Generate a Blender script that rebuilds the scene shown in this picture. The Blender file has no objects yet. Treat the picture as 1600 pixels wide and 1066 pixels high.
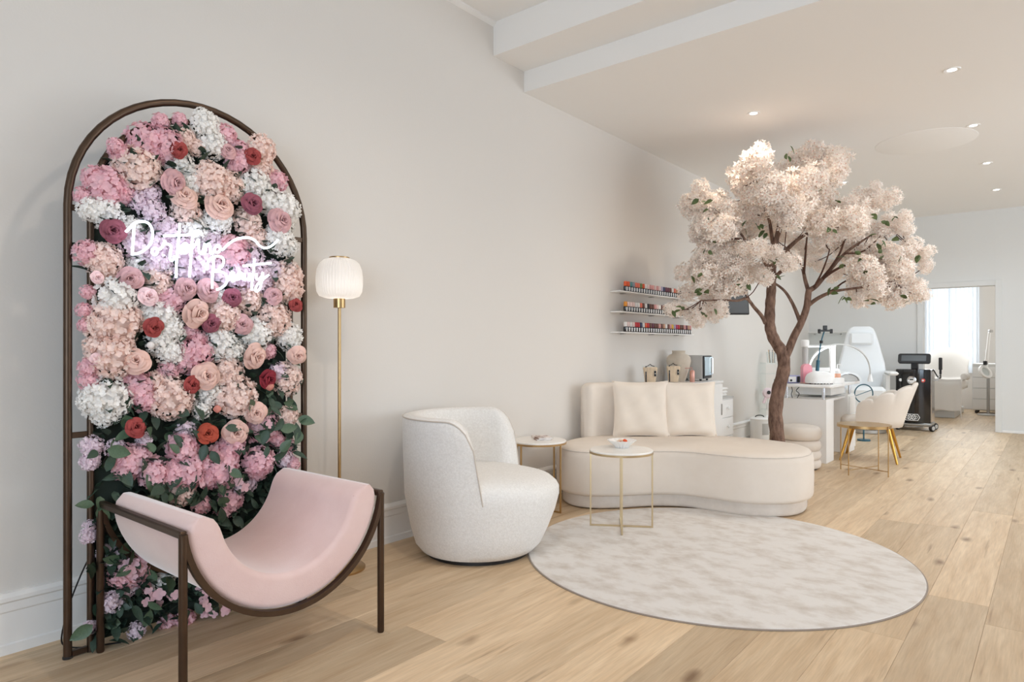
import bpy, math, random
from math import sin, cos, pi, sqrt, radians as R
from mathutils import Vector, Matrix
random.seed(7)
S = bpy.context.scene
C = S.collection
# ------------------------------------------------------------------ camera
cam = bpy.data.objects.new('camera', bpy.data.cameras.new('camera'))
C.objects.link(cam)
cam.location = (3.2476, 0, 1.22)
cam.rotation_euler = (R(90), 0, R(39.335))
cam.data.sensor_width = 36
cam.data.lens = 23.385
cam.data.shift_y = 0.00684
cam.data.clip_start = 0.05
S.camera = cam
# ------------------------------------------------------------------ world, light, exposure
S.view_settings.view_transform = 'Standard'
S.view_settings.look = 'None'
S.view_settings.gamma = 1
S.view_settings.use_curve_mapping = False
S.view_settings.exposure = 0.2
S.cycles.max_bounces = 10
S.cycles.diffuse_bounces = 7
S.cycles.sample_clamp_indirect = 6
S.cycles.use_denoising = True
W = bpy.data.worlds.new('world'); S.world = W
W.use_nodes = True
W.node_tree.nodes['Background'].inputs['Color'].default_value = (0.90, 0.95, 1.0, 1)
W.node_tree.nodes['Background'].inputs['Strength'].default_value = 2.2

def area(name, loc, rot, sx, sy, power, col):
    l = bpy.data.lights.new(name, 'AREA'); l.shape = 'RECTANGLE'; l.size = sx; l.size_y = sy
    l.energy = power; l.color = col
    o = bpy.data.objects.new(name, l); C.objects.link(o); o.location = loc; o.rotation_euler = rot
    return o
# daylight through the shop front behind the camera, through the back room window; added fill from the unseen right side
area('shop_front_daylight', (4.4, -2.95, 1.5), (R(90), 0, 0), 3.6, 2.3, 108, (0.58, 0.785, 1.0))
area('side_fill', (6.85, 7.4, 1.75), (R(90), 0, R(90)), 5.9, 2.5, 72, (0.82, 0.92, 1.0))
area('back_room_daylight', (1.6, 15.7, 1.75), (R(-90), 0, 0), 1.6, 1.7, 34, (0.93, 0.97, 1.0))
LIGHTS = [(1.236, 5.72), (2.66, 5.735), (2.662, 7.29), (2.655, 8.87), (2.65, 10.44), (1.238, 8.81), (1.236, 7.27), (1.24, 10.44)]
FRONT = [(1.9, 1.9), (3.6, 2.4)]   # two added warm fill spots in the unseen front bay, no fixtures
def spot(name, loc, power, col, size=150, blend=1.0):
    l = bpy.data.lights.new(name, 'SPOT'); l.energy = power; l.color = col; l.spot_size = R(size); l.spot_blend = blend
    l.shadow_soft_size = 0.05
    o = bpy.data.objects.new(name, l); C.objects.link(o); o.location = loc
    return o
for i, (x, y) in enumerate(LIGHTS):
    spot('downlight_beam', (x, y, 3.19), 34 if y < 7 else 27, (1.0, 0.88, 0.74) if y < 7 else (0.76, 0.895, 1.0))

for i, (x, y) in enumerate(FRONT):
    spot('front_fill_spot', (x, y, 3.6), 60, (1.0, 0.88, 0.76))

# ------------------------------------------------------------------ materials
def lin(c):
    return tuple(((v / 255 / 12.92) if v / 255 <= .04045 else ((v / 255 + .055) / 1.055) ** 2.4) for v in c)
def mat(name, rgb, rough=.6, metal=0, spec=.5, var=0, vscale=8, bump=0, bscale=60, stretch=None, island=0, sheen=0, trans=0, emit=0, ecol=None, coat=0):
    m = bpy.data.materials.new(name); m.use_nodes = True
    nt = m.node_tree; b = nt.nodes['Principled BSDF']
    c = lin(rgb)
    b.inputs['Base Color'].default_value = (*c, 1)
    b.inputs['Roughness'].default_value = rough
    b.inputs['Metallic'].default_value = metal
    b.inputs['Specular IOR Level'].default_value = spec
    if coat: b.inputs['Coat Weight'].default_value = coat; b.inputs['Coat Roughness'].default_value = .08
    if sheen: b.inputs['Sheen Weight'].default_value = sheen; b.inputs['Sheen Roughness'].default_value = .5
    if trans: b.inputs['Transmission Weight'].default_value = trans
    if emit:
        b.inputs['Emission Color'].default_value = (*(lin(ecol) if ecol else c), 1); b.inputs['Emission Strength'].default_value = emit
    N = nt.nodes; L = nt.links
    tc = N.new('ShaderNodeTexCoord')
    mp = N.new('ShaderNodeMapping'); L.new(tc.outputs['Object'], mp.inputs['Vector'])
    if stretch: mp.inputs['Scale'].default_value = stretch
    if var or island:
        hsv = N.new('ShaderNodeHueSaturation'); hsv.inputs['Color'].default_value = (*c, 1)
        if island:
            g = N.new('ShaderNodeNewGeometry'); src = g.outputs['Random Per Island']; amt = island
        else:
            n = N.new('ShaderNodeTexNoise'); n.inputs['Scale'].default_value = vscale; n.inputs['Detail'].default_value = 5
            L.new(mp.outputs['Vector'], n.inputs['Vector']); src = n.outputs['Fac']; amt = var
        mr = N.new('ShaderNodeMapRange'); L.new(src, mr.inputs['Value'])
        lo, hi = (0, 1) if island else (.25, .75)
        mr.inputs['From Min'].default_value = lo; mr.inputs['From Max'].default_value = hi
        mr.inputs['To Min'].default_value = 1 - amt; mr.inputs['To Max'].default_value = 1 + amt
        L.new(mr.outputs['Result'], hsv.inputs['Value']); L.new(hsv.outputs['Color'], b.inputs['Base Color'])
    if bump:
        n2 = N.new('ShaderNodeTexNoise'); n2.inputs['Scale'].default_value = bscale; n2.inputs['Detail'].default_value = 4
        L.new(mp.outputs['Vector'], n2.inputs['Vector'])
        bp = N.new('ShaderNodeBump'); bp.inputs['Strength'].default_value = bump; bp.inputs['Distance'].default_value = .01
        L.new(n2.outputs['Fac'], bp.inputs['Height']); L.new(bp.outputs['Normal'], b.inputs['Normal'])
    return m
def thin(m, amount):
    """thin translucent sheet: mixes a translucent lobe with the principled one"""
    nt = m.node_tree; out = nt.nodes['Material Output']; b = nt.nodes['Principled BSDF']
    t = nt.nodes.new('ShaderNodeBsdfTranslucent'); mx = nt.nodes.new('ShaderNodeMixShader'); mx.inputs[0].default_value = amount
    s = b.inputs['Base Color']
    t.inputs['Color'].default_value = s.default_value
    if s.is_linked: nt.links.new(s.links[0].from_socket, t.inputs['Color'])
    nt.links.new(b.outputs[0], mx.inputs[1]); nt.links.new(t.outputs[0], mx.inputs[2]); nt.links.new(mx.outputs[0], out.inputs['Surface'])
    return m
def clear(name, tint, amount=.12, rough=.03):
    m = bpy.data.materials.new(name); m.use_nodes = True; nt = m.node_tree
    b = nt.nodes['Principled BSDF']; b.inputs['Base Color'].default_value = (*lin(tint), 1); b.inputs['Roughness'].default_value = rough
    t = nt.nodes.new('ShaderNodeBsdfTransparent'); t.inputs['Color'].default_value = (*lin(tint), 1)
    mx = nt.nodes.new('ShaderNodeMixShader'); mx.inputs[0].default_value = amount
    nt.links.new(t.outputs[0], mx.inputs[1]); nt.links.new(b.outputs[0], mx.inputs[2])
    nt.links.new(mx.outputs[0], nt.nodes['Material Output'].inputs['Surface'])
    return m
def wood_floor():
    m = bpy.data.materials.new('oak_plank'); m.use_nodes = True; nt = m.node_tree; N = nt.nodes; L = nt.links
    b = N['Principled BSDF']; b.inputs['Roughness'].default_value = .5; b.inputs['Specular IOR Level'].default_value = .3
    tc = N.new('ShaderNodeTexCoord'); oi = N.new('ShaderNodeObjectInfo')
    off = N.new('ShaderNodeVectorMath'); off.operation = 'SCALE'; off.inputs[0].default_value = (13.7, 31.1, 7.3); L.new(oi.outputs['Random'], off.inputs['Scale'])
    add = N.new('ShaderNodeVectorMath'); add.operation = 'ADD'; L.new(tc.outputs['Object'], add.inputs[0]); L.new(off.outputs[0], add.inputs[1])
    mp = N.new('ShaderNodeMapping'); mp.inputs['Scale'].default_value = (13, 1.3, 1); L.new(add.outputs[0], mp.inputs['Vector'])
    n1 = N.new('ShaderNodeTexNoise'); n1.inputs['Scale'].default_value = 1.5; n1.inputs['Detail'].default_value = 7; n1.inputs['Distortion'].default_value = .7; L.new(mp.outputs[0], n1.inputs['Vector'])
    r1 = N.new('ShaderNodeValToRGB'); L.new(n1.outputs['Fac'], r1.inputs[0])
    e = r1.color_ramp.elements
    e[0].position = .28; e[0].color = (*lin((200, 172, 138)), 1); e[1].position = .72; e[1].color = (*lin((222, 199, 168)), 1)
    # long fine pores
    mp2 = N.new('ShaderNodeMapping'); mp2.inputs['Scale'].default_value = (150, 7, 1); L.new(add.outputs[0], mp2.inputs['Vector'])
    n2 = N.new('ShaderNodeTexNoise'); n2.inputs['Scale'].default_value = 1.0; n2.inputs['Detail'].default_value = 3; L.new(mp2.outputs[0], n2.inputs['Vector'])
    mr2 = N.new('ShaderNodeMapRange'); mr2.inputs['From Min'].default_value = .3; mr2.inputs['From Max'].default_value = .7; mr2.inputs['To Min'].default_value = .9; mr2.inputs['To Max'].default_value = 1.06; L.new(n2.outputs['Fac'], mr2.inputs['Value'])
    # knots
    mp3 = N.new('ShaderNodeMapping'); mp3.inputs['Scale'].default_value = (3.6, 1.35, 1); L.new(add.outputs[0], mp3.inputs['Vector'])
    nd = N.new('ShaderNodeTexNoise'); nd.inputs['Scale'].default_value = 6; L.new(add.outputs[0], nd.inputs['Vector'])
    mad = N.new('ShaderNodeVectorMath'); mad.operation = 'MULTIPLY_ADD'; mad.inputs[1].default_value = (.16, .16, 0); L.new(nd.outputs['Color'], mad.inputs[0]); L.new(mp3.outputs[0], mad.inputs[2])
    vo = N.new('ShaderNodeTexVoronoi'); vo.inputs['Scale'].default_value = 1; L.new(mad.outputs[0], vo.inputs['Vector'])
    kr = N.new('ShaderNodeMapRange'); kr.inputs['From Min'].default_value = .025; kr.inputs['From Max'].default_value = .13; kr.inputs['To Min'].default_value = .8; kr.inputs['To Max'].default_value = 0; L.new(vo.outputs['Distance'], kr.inputs['Value'])
    # dark streaks
    mp4 = N.new('ShaderNodeMapping'); mp4.inputs['Scale'].default_value = (26, 1.5, 1); L.new(add.outputs[0], mp4.inputs['Vector'])
    n4 = N.new('ShaderNodeTexNoise'); n4.inputs['Scale'].default_value = 1.1; n4.inputs['Detail'].default_value = 5; L.new(mp4.outputs[0], n4.inputs['Vector'])
    sr = N.new('ShaderNodeMapRange'); sr.inputs['From Min'].default_value = .64; sr.inputs['From Max'].default_value = .76; sr.inputs['To Max'].default_value = .5; L.new(n4.outputs['Fac'], sr.inputs['Value'])
    mxk = N.new('ShaderNodeMath'); mxk.operation = 'MAXIMUM'; L.new(kr.outputs[0], mxk.inputs[0]); L.new(sr.outputs[0], mxk.inputs[1])
    dk = N.new('ShaderNodeMix'); dk.data_type = 'RGBA'; L.new(mxk.outputs[0], dk.inputs['Factor']); L.new(r1.outputs[0], dk.inputs['A']); dk.inputs['B'].default_value = (*lin((120, 88, 60)), 1)
    hs = N.new('ShaderNodeHueSaturation'); L.new(dk.outputs['Result'], hs.inputs['Color'])
    mr = N.new('ShaderNodeMapRange'); mr.inputs['To Min'].default_value = .78; mr.inputs['To Max'].default_value = 1.12; L.new(oi.outputs['Random'], mr.inputs['Value'])
    mu = N.new('ShaderNodeMath'); mu.operation = 'MULTIPLY'; L.new(mr.outputs[0], mu.inputs[0]); L.new(mr2.outputs[0], mu.inputs[1]); L.new(mu.outputs[0], hs.inputs['Value'])
    L.new(hs.outputs[0], b.inputs['Base Color'])
    bp = N.new('ShaderNodeBump'); bp.inputs['Strength'].default_value = .12; bp.inputs['Distance'].default_value = .002; L.new(n2.outputs['Fac'], bp.inputs['Height']); L.new(bp.outputs[0], b.inputs['Normal'])
    return m
def cloudy(name, a, b_, scale, rough, lo=.35, hi=.65, stretch=(1, 1, 1), bump=.3, bscale=350, detail=6):
    m = bpy.data.materials.new(name); m.use_nodes = True; nt = m.node_tree; N = nt.nodes; L = nt.links
    b = N['Principled BSDF']; b.inputs['Roughness'].default_value = rough; b.inputs['Specular IOR Level'].default_value = .25
    tc = N.new('ShaderNodeTexCoord'); mp = N.new('ShaderNodeMapping'); mp.inputs['Scale'].default_value = stretch; L.new(tc.outputs['Object'], mp.inputs['Vector'])
    n = N.new('ShaderNodeTexNoise'); n.inputs['Scale'].default_value = scale; n.inputs['Detail'].default_value = detail; n.inputs['Roughness'].default_value = .65; L.new(mp.outputs[0], n.inputs['Vector'])
    r = N.new('ShaderNodeValToRGB'); r.color_ramp.elements[0].position = lo; r.color_ramp.elements[1].position = hi
    r.color_ramp.elements[0].color = (*lin(a), 1); r.color_ramp.elements[1].color = (*lin(b_), 1); L.new(n.outputs['Fac'], r.inputs[0]); L.new(r.outputs[0], b.inputs['Base Color'])
    n2 = N.new('ShaderNodeTexNoise'); n2.inputs['Scale'].default_value = bscale; n2.inputs['Detail'].default_value = 2; L.new(tc.outputs['Object'], n2.inputs['Vector'])
    bp = N.new('ShaderNodeBump'); bp.inputs['Strength'].default_value = bump; bp.inputs['Distance'].default_value = .004; L.new(n2.outputs['Fac'], bp.inputs['Height']); L.new(bp.outputs[0], b.inputs['Normal'])
    return m
M = {}
M['wall'] = mat('warm_white_paint', (222, 217, 211), .85, spec=.2, bump=.05, bscale=90)
M['wall_back'] = mat('cool_white_paint', (222, 222, 220), .85, spec=.2, bump=.05, bscale=90)
M['ceiling'] = mat('ceiling_paint', (242, 240, 237), .9, spec=.1)
M['disc'] = mat('ceiling_pale_disc', (245, 243, 240), .9, spec=.1)  # thin round disc, slightly paler than the ceiling around it
M['trim'] = mat('trim_white', (238, 236, 233), .55)
M['oak'] = wood_floor()
M['subfloor'] = mat('floor_joint', (140, 112, 84), .8)
M['bronze'] = mat('dark_bronze_metal', (84, 68, 56), .38, .85, var=.1, vscale=20)
M['gold'] = mat('brushed_brass', (190, 158, 112), .32, 1, var=.06, vscale=30)
M['gold_pale'] = mat('pale_champagne_metal', (205, 186, 152), .3, 1)
M['gold_rich'] = mat('polished_gold', (204, 156, 78), .22, 1)
M['chrome'] = mat('chrome', (215, 215, 217), .15, 1)
M['steel'] = mat('satin_steel', (180, 178, 175), .35, 1)
M['pink_velvet'] = cloudy('pink_velvet', (218, 186, 181), (228, 201, 196), 3.2, .8, .3, .7, bump=.12, bscale=260)
M['pink_velvet'].node_tree.nodes['Principled BSDF'].inputs['Sheen Weight'].default_value = 1.0
M['pink_velvet'].node_tree.nodes['Principled BSDF'].inputs['Sheen Roughness'].default_value = .45
M['chenille'] = cloudy('cream_chenille', (225, 222, 218), (242, 240, 237), 90, .95, .3, .7, bump=.5, bscale=240)
M['velvet'] = cloudy('ivory_velvet', (222, 211, 199), (230, 220, 209), 3.0, .85, .3, .7, bump=.1, bscale=300)
M['velvet_plinth'] = cloudy('ivory_velvet_plinth', (210, 200, 190), (224, 215, 206), 9, .9, .3, .7, bump=.12, bscale=300)
M['cushion'] = cloudy('ivory_cushion', (234, 222, 208), (237, 226, 213), 4, .75, .3, .7, bump=.1, bscale=200)
M['piping'] = mat('cream_piping', (203, 193, 183), .9)
M['rug'] = cloudy('rug_pile', (208, 199, 190), (231, 227, 223), 5.5, .97, .33, .55, (1, 1.5, 1), .8, 420, 14)
M['rug_edge'] = mat('rug_binding', (150, 138, 128), .95)
M['marble'] = cloudy('white_marble', (232, 228, 222), (244, 241, 236), 5, .25, .3, .6, bump=0)
M['white'] = mat('white_lacquer', (242, 240, 237), .3)
M['white_matt'] = mat('white_matt', (240, 238, 235), .7)
M['white_leather'] = mat('white_upholstery', (238, 241, 243), .5, bump=.05, bscale=80)
M['grey'] = mat('light_grey_plastic', (190, 188, 184), .5)
M['grey_panel'] = mat('grey_panel', (214, 213, 210), .5)
M['dark'] = mat('black_plastic', (30, 29, 30), .4)
M['black_gloss'] = mat('gloss_black', (18, 16, 17), .08, coat=.6)
M['screen'] = mat('dark_screen', (96, 101, 105), .12, coat=.5)
M['teal'] = mat('teal_metal', (52, 96, 112), .35, .3)
M['terracotta_cream'] = cloudy('matt_stoneware', (203, 190, 172), (222, 211, 196), 5, .9, .3, .7, bump=.25, bscale=70)
M['glass'] = clear('clear_acrylic', (252, 254, 254), .07)
M['shade'] = thin(mat('opal_ribbed_glass', (236, 234, 232), .3), .5)
M['bulb'] = mat('warm_bulb', (255, 246, 236), .5, emit=4, ecol=(255, 248, 240))
M['led'] = mat('led_strip', (255, 255, 255), .5, emit=3.2, ecol=(240, 250, 255))
M['down'] = mat('downlight_lens', (255, 255, 255), .5, emit=6, ecol=(255, 250, 244))
M['neon'] = mat('neon_tube', (255, 255, 255), .4, emit=3.4, ecol=(215, 230, 255))
M['curtain'] = thin(mat('sheer_curtain', (243, 246, 250), .8), .6)
M['towel'] = mat('white_towelling', (240, 236, 231), .95, bump=.4, bscale=150)
M['pink_plastic'] = mat('pink_plastic', (240, 160, 172), .35, var=.08, vscale=6)
M['violet'] = mat('violet_grey_plastic', (150, 148, 182), .4)
M['paper'] = mat('tan_wood_wool', (232, 204, 172), .85, var=.16, vscale=14, stretch=(4, 4, 1), bump=.4, bscale=30)
M['rosegold'] = mat('rose_copper', (222, 168, 152), .3, .6)
M['bark'] = cloudy('tree_bark', (78, 58, 50), (150, 122, 106), 34, .9, .3, .7, (1, 1, .35), .9, 90)
M['twig'] = mat('brown_twig', (86, 56, 42), .8)
M['blossom'] = thin(mat('ivory_blossom', (255, 247, 239), .8, spec=.2, island=.05), .25)
M['stamen'] = mat('coral_stamen', (222, 146, 116), .8)
M['tree_leaf'] = mat('fresh_green_leaf', (80, 96, 54), .6, island=.25)
M['leaf'] = mat('deep_green_leaf', (48, 70, 54), .5, var=.3, vscale=16)
M['leaf_light'] = mat('mid_green_leaf', (78, 100, 76), .5, var=.2, vscale=16)
M['foliage'] = mat('dark_foliage', (46, 66, 52), .6, island=.3)
M['backing'] = mat('dark_green_mat', (36, 46, 38), .95)
PET = {'W': ('white', (254, 252, 249)), 'P': ('pink', (245, 205, 213)), 'B': ('blush', (253, 234, 226)), 'L': ('pale lilac pink', (243, 227, 236)),
       'M': ('dusty mauve', (208, 164, 166)), 'D': ('plum', (146, 84, 98)), 'R': ('brick red', (156, 70, 68)), 'O': ('rust red', (172, 78, 60)),
       'rB': ('dusty blush', (230, 192, 180)), 'rP': ('light pink', (245, 210, 212)), 'rW': ('wine red', (138, 46, 58)), 'C': ('coral', (232, 160, 146))}
PM = {k: thin(mat('petal_' + v[0].replace(' ', '_'), v[1], .7, spec=.25, island=.1), .32) for k, v in PET.items()}

# ------------------------------------------------------------------ mesh helpers
class MB:
    def __init__(s): s.v = []; s.f = []; s.mi = []
    def add(s, vs, fs, mi=0, T=None):
        o = len(s.v)
        s.v += [tuple(T @ Vector(p)) for p in vs] if T is not None else [tuple(p) for p in vs]
        s.f += [tuple(i + o for i in f) for f in fs]; s.mi += [mi] * len(fs)
        return s
    def box(s, x0, y0, z0, x1, y1, z1, b=.004, mi=0, T=None):
        b = min(b, (x1 - x0) * .45, (y1 - y0) * .45, (z1 - z0) * .45)
        vs = []; idx = {}
        for i, x in enumerate((x0, x1)):
            for j, y in enumerate((y0, y1)):
                for k, z in enumerate((z0, z1)):
                    sx, sy, sz = (1, -1)[i], (1, -1)[j], (1, -1)[k]
                    for ax, p in (('x', (x, y + sy * b, z + sz * b)), ('y', (x + sx * b, y, z + sz * b)), ('z', (x + sx * b, y + sy * b, z))):
                        idx[(i, j, k, ax)] = len(vs); vs.append(p)
        I = idx; fs = []
        for i in (0, 1):
            q = [I[(i, 0, 0, 'x')], I[(i, 1, 0, 'x')], I[(i, 1, 1, 'x')], I[(i, 0, 1, 'x')]]; fs.append(q if i else q[::-1])
            q = [I[(0, i, 0, 'y')], I[(1, i, 0, 'y')], I[(1, i, 1, 'y')], I[(0, i, 1, 'y')]]; fs.append(q[::-1] if i else q)
            q = [I[(0, 0, i, 'z')], I[(1, 0, i, 'z')], I[(1, 1, i, 'z')], I[(0, 1, i, 'z')]]; fs.append(q if i else q[::-1])
        for a in (0, 1):
            for c in (0, 1):
                fs.append([I[(a, c, 0, 'x')], I[(a, c, 1, 'x')], I[(a, c, 1, 'y')], I[(a, c, 0, 'y')]])
                fs.append([I[(a, 0, c, 'x')], I[(a, 1, c, 'x')], I[(a, 1, c, 'z')], I[(a, 0, c, 'z')]])
                fs.append([I[(0, a, c, 'y')], I[(1, a, c, 'y')], I[(1, a, c, 'z')], I[(0, a, c, 'z')]])
                for k in (0, 1): fs.append([I[(a, c, k, 'x')], I[(a, c, k, 'y')], I[(a, c, k, 'z')]])
        return s.add(vs, fs, mi, T)
    def loft(s, rings, caps=True, mi=0, closed=True, T=None, loop=False):
        n = len(rings[0]); vs = [p for r in rings for p in r]; fs = []
        m = len(rings)
        for i in range(m if loop else m - 1):
            a, b = i * n, ((i + 1) % m) * n
            for j in range(n if closed else n - 1):
                k = (j + 1) % n; fs.append((a + j, a + k, b + k, b + j))
        if caps and not loop:
            fs.append(tuple(range(n))[::-1]); fs.append(tuple((m - 1) * n + j for j in range(n)))
        return s.add(vs, fs, mi, T)
    def tube(s, pts, r, n=8, closed=False, mi=0, T=None, caps=True):
        pts = [Vector(p) for p in pts]; m = len(pts); rings = []
        rr = r if isinstance(r, (list, tuple)) else [r] * m
        up = None
        for i, p in enumerate(pts):
            a = pts[(i - 1) % m] if (closed or i > 0) else p; b = pts[(i + 1) % m] if (closed or i < m - 1) else p
            t = (b - a).normalized()
            if up is None:
                up = Vector((0, 0, 1)) if abs(t.z) < .9 else Vector((1, 0, 0))
            u = (up - t * up.dot(t)).normalized(); w = t.cross(u); up = u
            rings.append([tuple(p + (u * cos(2 * pi * k / n) + w * sin(2 * pi * k / n)) * rr[i]) for k in range(n)])
        return s.loft(rings, caps, mi, True, T, closed)
    def lathe(s, prof, n=24, c=(0, 0, 0), mi=0, sx=1, sy=1, T=None, rib=0, ribs=0):
        rings = []
        for r, z in prof:
            rings.append([(c[0] + sx * (r + (rib * (r > .02)) * cos(ribs * 2 * pi * k / n)) * cos(2 * pi * k / n), c[1] + sy * (r + (rib * (r > .02)) * cos(ribs * 2 * pi * k / n)) * sin(2 * pi * k / n), c[2] + z) for k in range(n)])
        return s.loft(rings, True, mi, True, T)
    def grid(s, fn, nu, nv, mi=0, T=None, thick=0):
        vs = [fn(i / nu, j / nv) for i in range(nu + 1) for j in range(nv + 1)]
        fs = [(i * (nv + 1) + j, (i + 1) * (nv + 1) + j, (i + 1) * (nv + 1) + j + 1, i * (nv + 1) + j + 1) for i in range(nu) for j in range(nv)]
        return s.add(vs, fs, mi, T)
    def prism(s, poly, z0, z1, mi=0, T=None, b=0):
        if b:
            c = off(poly, -b)
            return s.loft([[(x, y, z0) for x, y in c], [(x, y, z0 + b) for x, y in poly], [(x, y, z1 - b) for x, y in poly], [(x, y, z1) for x, y in c]], True, mi, True, T)
        return s.loft([[(x, y, z0) for x, y in poly], [(x, y, z1) for x, y in poly]], True, mi, True, T)
    def mesh(s, name, mats, sharp=38):
        me = bpy.data.meshes.new(name); me.from_pydata(s.v, [], s.f)
        for m in (mats if isinstance(mats, (list, tuple)) else [mats]): me.materials.append(m)
        me.polygons.foreach_set('material_index', s.mi)
        me.polygons.foreach_set('use_smooth', [True] * len(s.f))
        me.update()
        if sharp < 180: me.set_sharp_from_angle(angle=R(sharp))
        return me
def off(poly, d):
    """offset a counter-clockwise outline outwards by d"""
    n = len(poly); o = []
    for i in range(n):
        a, b = Vector(poly[i - 1]), Vector(poly[(i + 1) % n]); t = (b - a).normalized()
        o.append((poly[i][0] + t.y * d, poly[i][1] - t.x * d))
    return o
def crom(P, k=6, closed=True):
    n = len(P); o = []
    P = [Vector(p) for p in P]
    for i in range(n if closed else n - 1):
        if closed: a, b, c, d = P[i - 1], P[i], P[(i + 1) % n], P[(i + 2) % n]
        else: a, b, c, d = P[max(i - 1, 0)], P[i], P[i + 1], P[min(i + 2, n - 1)]
        for j in range(k):
            t = j / k
            o.append(tuple(.5 * ((2 * b) + (c - a) * t + (2 * a - 5 * b + 4 * c - d) * t * t + (3 * b - a - 3 * c + d) * t ** 3)))
    if not closed: o.append(tuple(P[-1]))
    return o
def rrect(w, d, r, k=5, cx=0, cy=0):
    o = []
    for qx, qy, a0 in ((1, 1, 0), (-1, 1, 90), (-1, -1, 180), (1, -1, 270)):
        for i in range(k + 1):
            a = R(a0 + 90 * i / k); o.append((cx + qx * (w / 2 - r) + r * cos(a), cy + qy * (d / 2 - r) + r * sin(a)))
    return o
def link(name, me, parent=None, loc=(0, 0, 0), rot=(0, 0, 0), scale=None, label=None):
    o = bpy.data.objects.new(name, me); C.objects.link(o); o.location = loc; o.rotation_euler = rot
    if scale is not None: o.scale = scale if isinstance(scale, (tuple, list)) else (scale,) * 3
    if parent: o.parent = parent
    if label: o['label'] = label
    return o
def obj(name, mb, m, parent=None, loc=(0, 0, 0), rot=(0, 0, 0), label=None, sharp=38):
    return link(name, mb.mesh(name, m, sharp), parent, loc, rot, None, label)
def tag(o, label, cat, group=None):
    o['label'] = label; o['category'] = cat
    if group: o['group'] = group
    return o
def thing(name, label, cat, loc=(0, 0, 0), rz=0, group=None):
    o = bpy.data.objects.new(name, None); C.objects.link(o); o.location = loc; o.rotation_euler = (0, 0, rz)
    o.empty_display_size = .1
    return tag(o, label, cat, group)
def struct(name, mb, m, parent=None, loc=(0, 0, 0)):
    o = obj(name, mb, m, parent, loc)
    if not parent: o['kind'] = 'structure'
    return o
VIEW = R(39.335)   # the seating group is turned this far from the walls

# ------------------------------------------------------------------ room shell
YB = 11.887
struct('floor', MB().box(-.15, -3.2, -.06, 7.1, 16.3, -.0145, .001), M['subfloor'])
floor = bpy.data.objects['floor']
PLW = .245
full = MB().box(.0003, 0, -.014, PLW - .0003, 2.1995, 0, .0011).mesh('plank', M['oak'])
rows = [1.04 + PLW * k for k in range(-5, 13)]
fixed = {0: 1.965 - 2.2, 8: 3.6 - 2.2}
for k, x in enumerate(rows):
    x = 1.04 + PLW * (k - 5)
    y = fixed.get(k - 5, random.uniform(-1.4, .6))
    while y > -.6: y -= 2.2
    while y < YB + .15:
        if y + 2.2 > .3:
            x0 = max(x, .0)
            y1 = min(y + 2.2, YB + .15)
            if x0 > x or y1 < y + 2.2:
                me = MB().box(x0 - x + .0003, 0, -.014, PLW - .0003, y1 - y - .0005, 0, .0011).mesh('plank', M['oak'])
            else: me = full
            link('plank', me, floor, (x, y, 0))
        y += 2.2
# the floor beyond the doorway
farfull = MB().box(.0003, 0, -.014, PLW - .0003, 1.9695, 0, .0011).mesh('plank', M['oak'])
for k in range(8):
    for j in range(2): link('plank', farfull, floor, (.92 + PLW * k, YB + .16 + j * 1.97, 0))
# left wall in one sheet with thickness
struct('wall_left', MB().box(-.15, -3.2, 0, 0, YB + .15, 3.8), M['wall'])
struct('wall_back', MB().box(0, YB, 0, 1.66, YB + .15, 3.4, .001).box(2.554, YB, 0, 7.1, YB + .15, 3.4, .001).box(1.66, YB, 2.128, 2.554, YB + .15, 3.4, .001), M['wall_back'])
struct('wall_front', MB().box(-.15, -3.2, 0, 2.5, -3.05, 3.8, .001).box(6.3, -3.2, 0, 7.1, -3.05, 3.8, .001).box(2.5, -3.2, 0, 6.3, -3.05, .3, .001).box(2.5, -3.2, 2.7, 6.3, -3.05, 3.8, .001), M['wall'])
struct('wall_right', MB().box(6.95, -3.05, 0, 7.1, 4.3, 3.8, .001).box(6.95, 10.5, 0, 7.1, YB, 3.8, .001).box(6.95, 4.3, 0, 7.1, 10.5, .4, .001).box(6.95, 4.3, 3.1, 7.1, 10.5, 3.8, .001), M['wall_back'])
w = struct('window_1', MB().box(2.5, -3.18, .3, 2.58, -3.1, 2.7).box(6.22, -3.18, .3, 6.3, -3.1, 2.7).box(2.58, -3.18, .3, 6.22, -3.1, .38).box(2.58, -3.18, 2.62, 6.22, -3.1, 2.7).box(4.36, -3.18, .38, 4.44, -3.1, 2.62), M['trim'])
w = struct('added_side_window', MB().box(7.0, 4.3, .4, 7.06, 4.38, 3.1).box(7.0, 10.42, .4, 7.06, 10.5, 3.1).box(7.0, 4.38, .4, 7.06, 10.42, .48).box(7.0, 4.38, 3.02, 7.06, 10.42, 3.1).box(7.0, 7.35, .48, 7.06, 7.45, 3.02), M['trim'])  # window added out of view to go with the side fill
# ceiling: high front bay, lower soffit, lower rear
struct('ceiling', MB().box(0, -3.05, 3.644, 6.95, 3.743, 3.8, .001).box(0, 3.743, 3.396, 6.95, 4.11, 3.8, .001).box(0, 4.11, 3.232, 6.95, YB, 3.8, .001), M['ceiling'])
struct('trim_1', MB().loft([[(0, y, 3.644), (.03, y, 3.644), (.03, y, 3.632), (.012, y, 3.618), (0, y, 3.612)] for y in (-3.05, 3.743)]), M['trim'])
def board(name, p0, p1, nrm):
    prof = [(0, 0), (.022, 0), (.022, .038), (.016, .043), (.016, .165), (.022, .172), (.022, .205), (.03, .213), (.03, .228), (.016, .243), (0, .245)]
    rings = [[(p[0] + nrm[0] * d, p[1] + nrm[1] * d, z) for d, z in prof] for p in (p0, p1)]
    return struct(name, MB().loft(rings), M['trim'])
board('baseboard_left', (0, -3.0), (0, YB), (1, 0))
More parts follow.
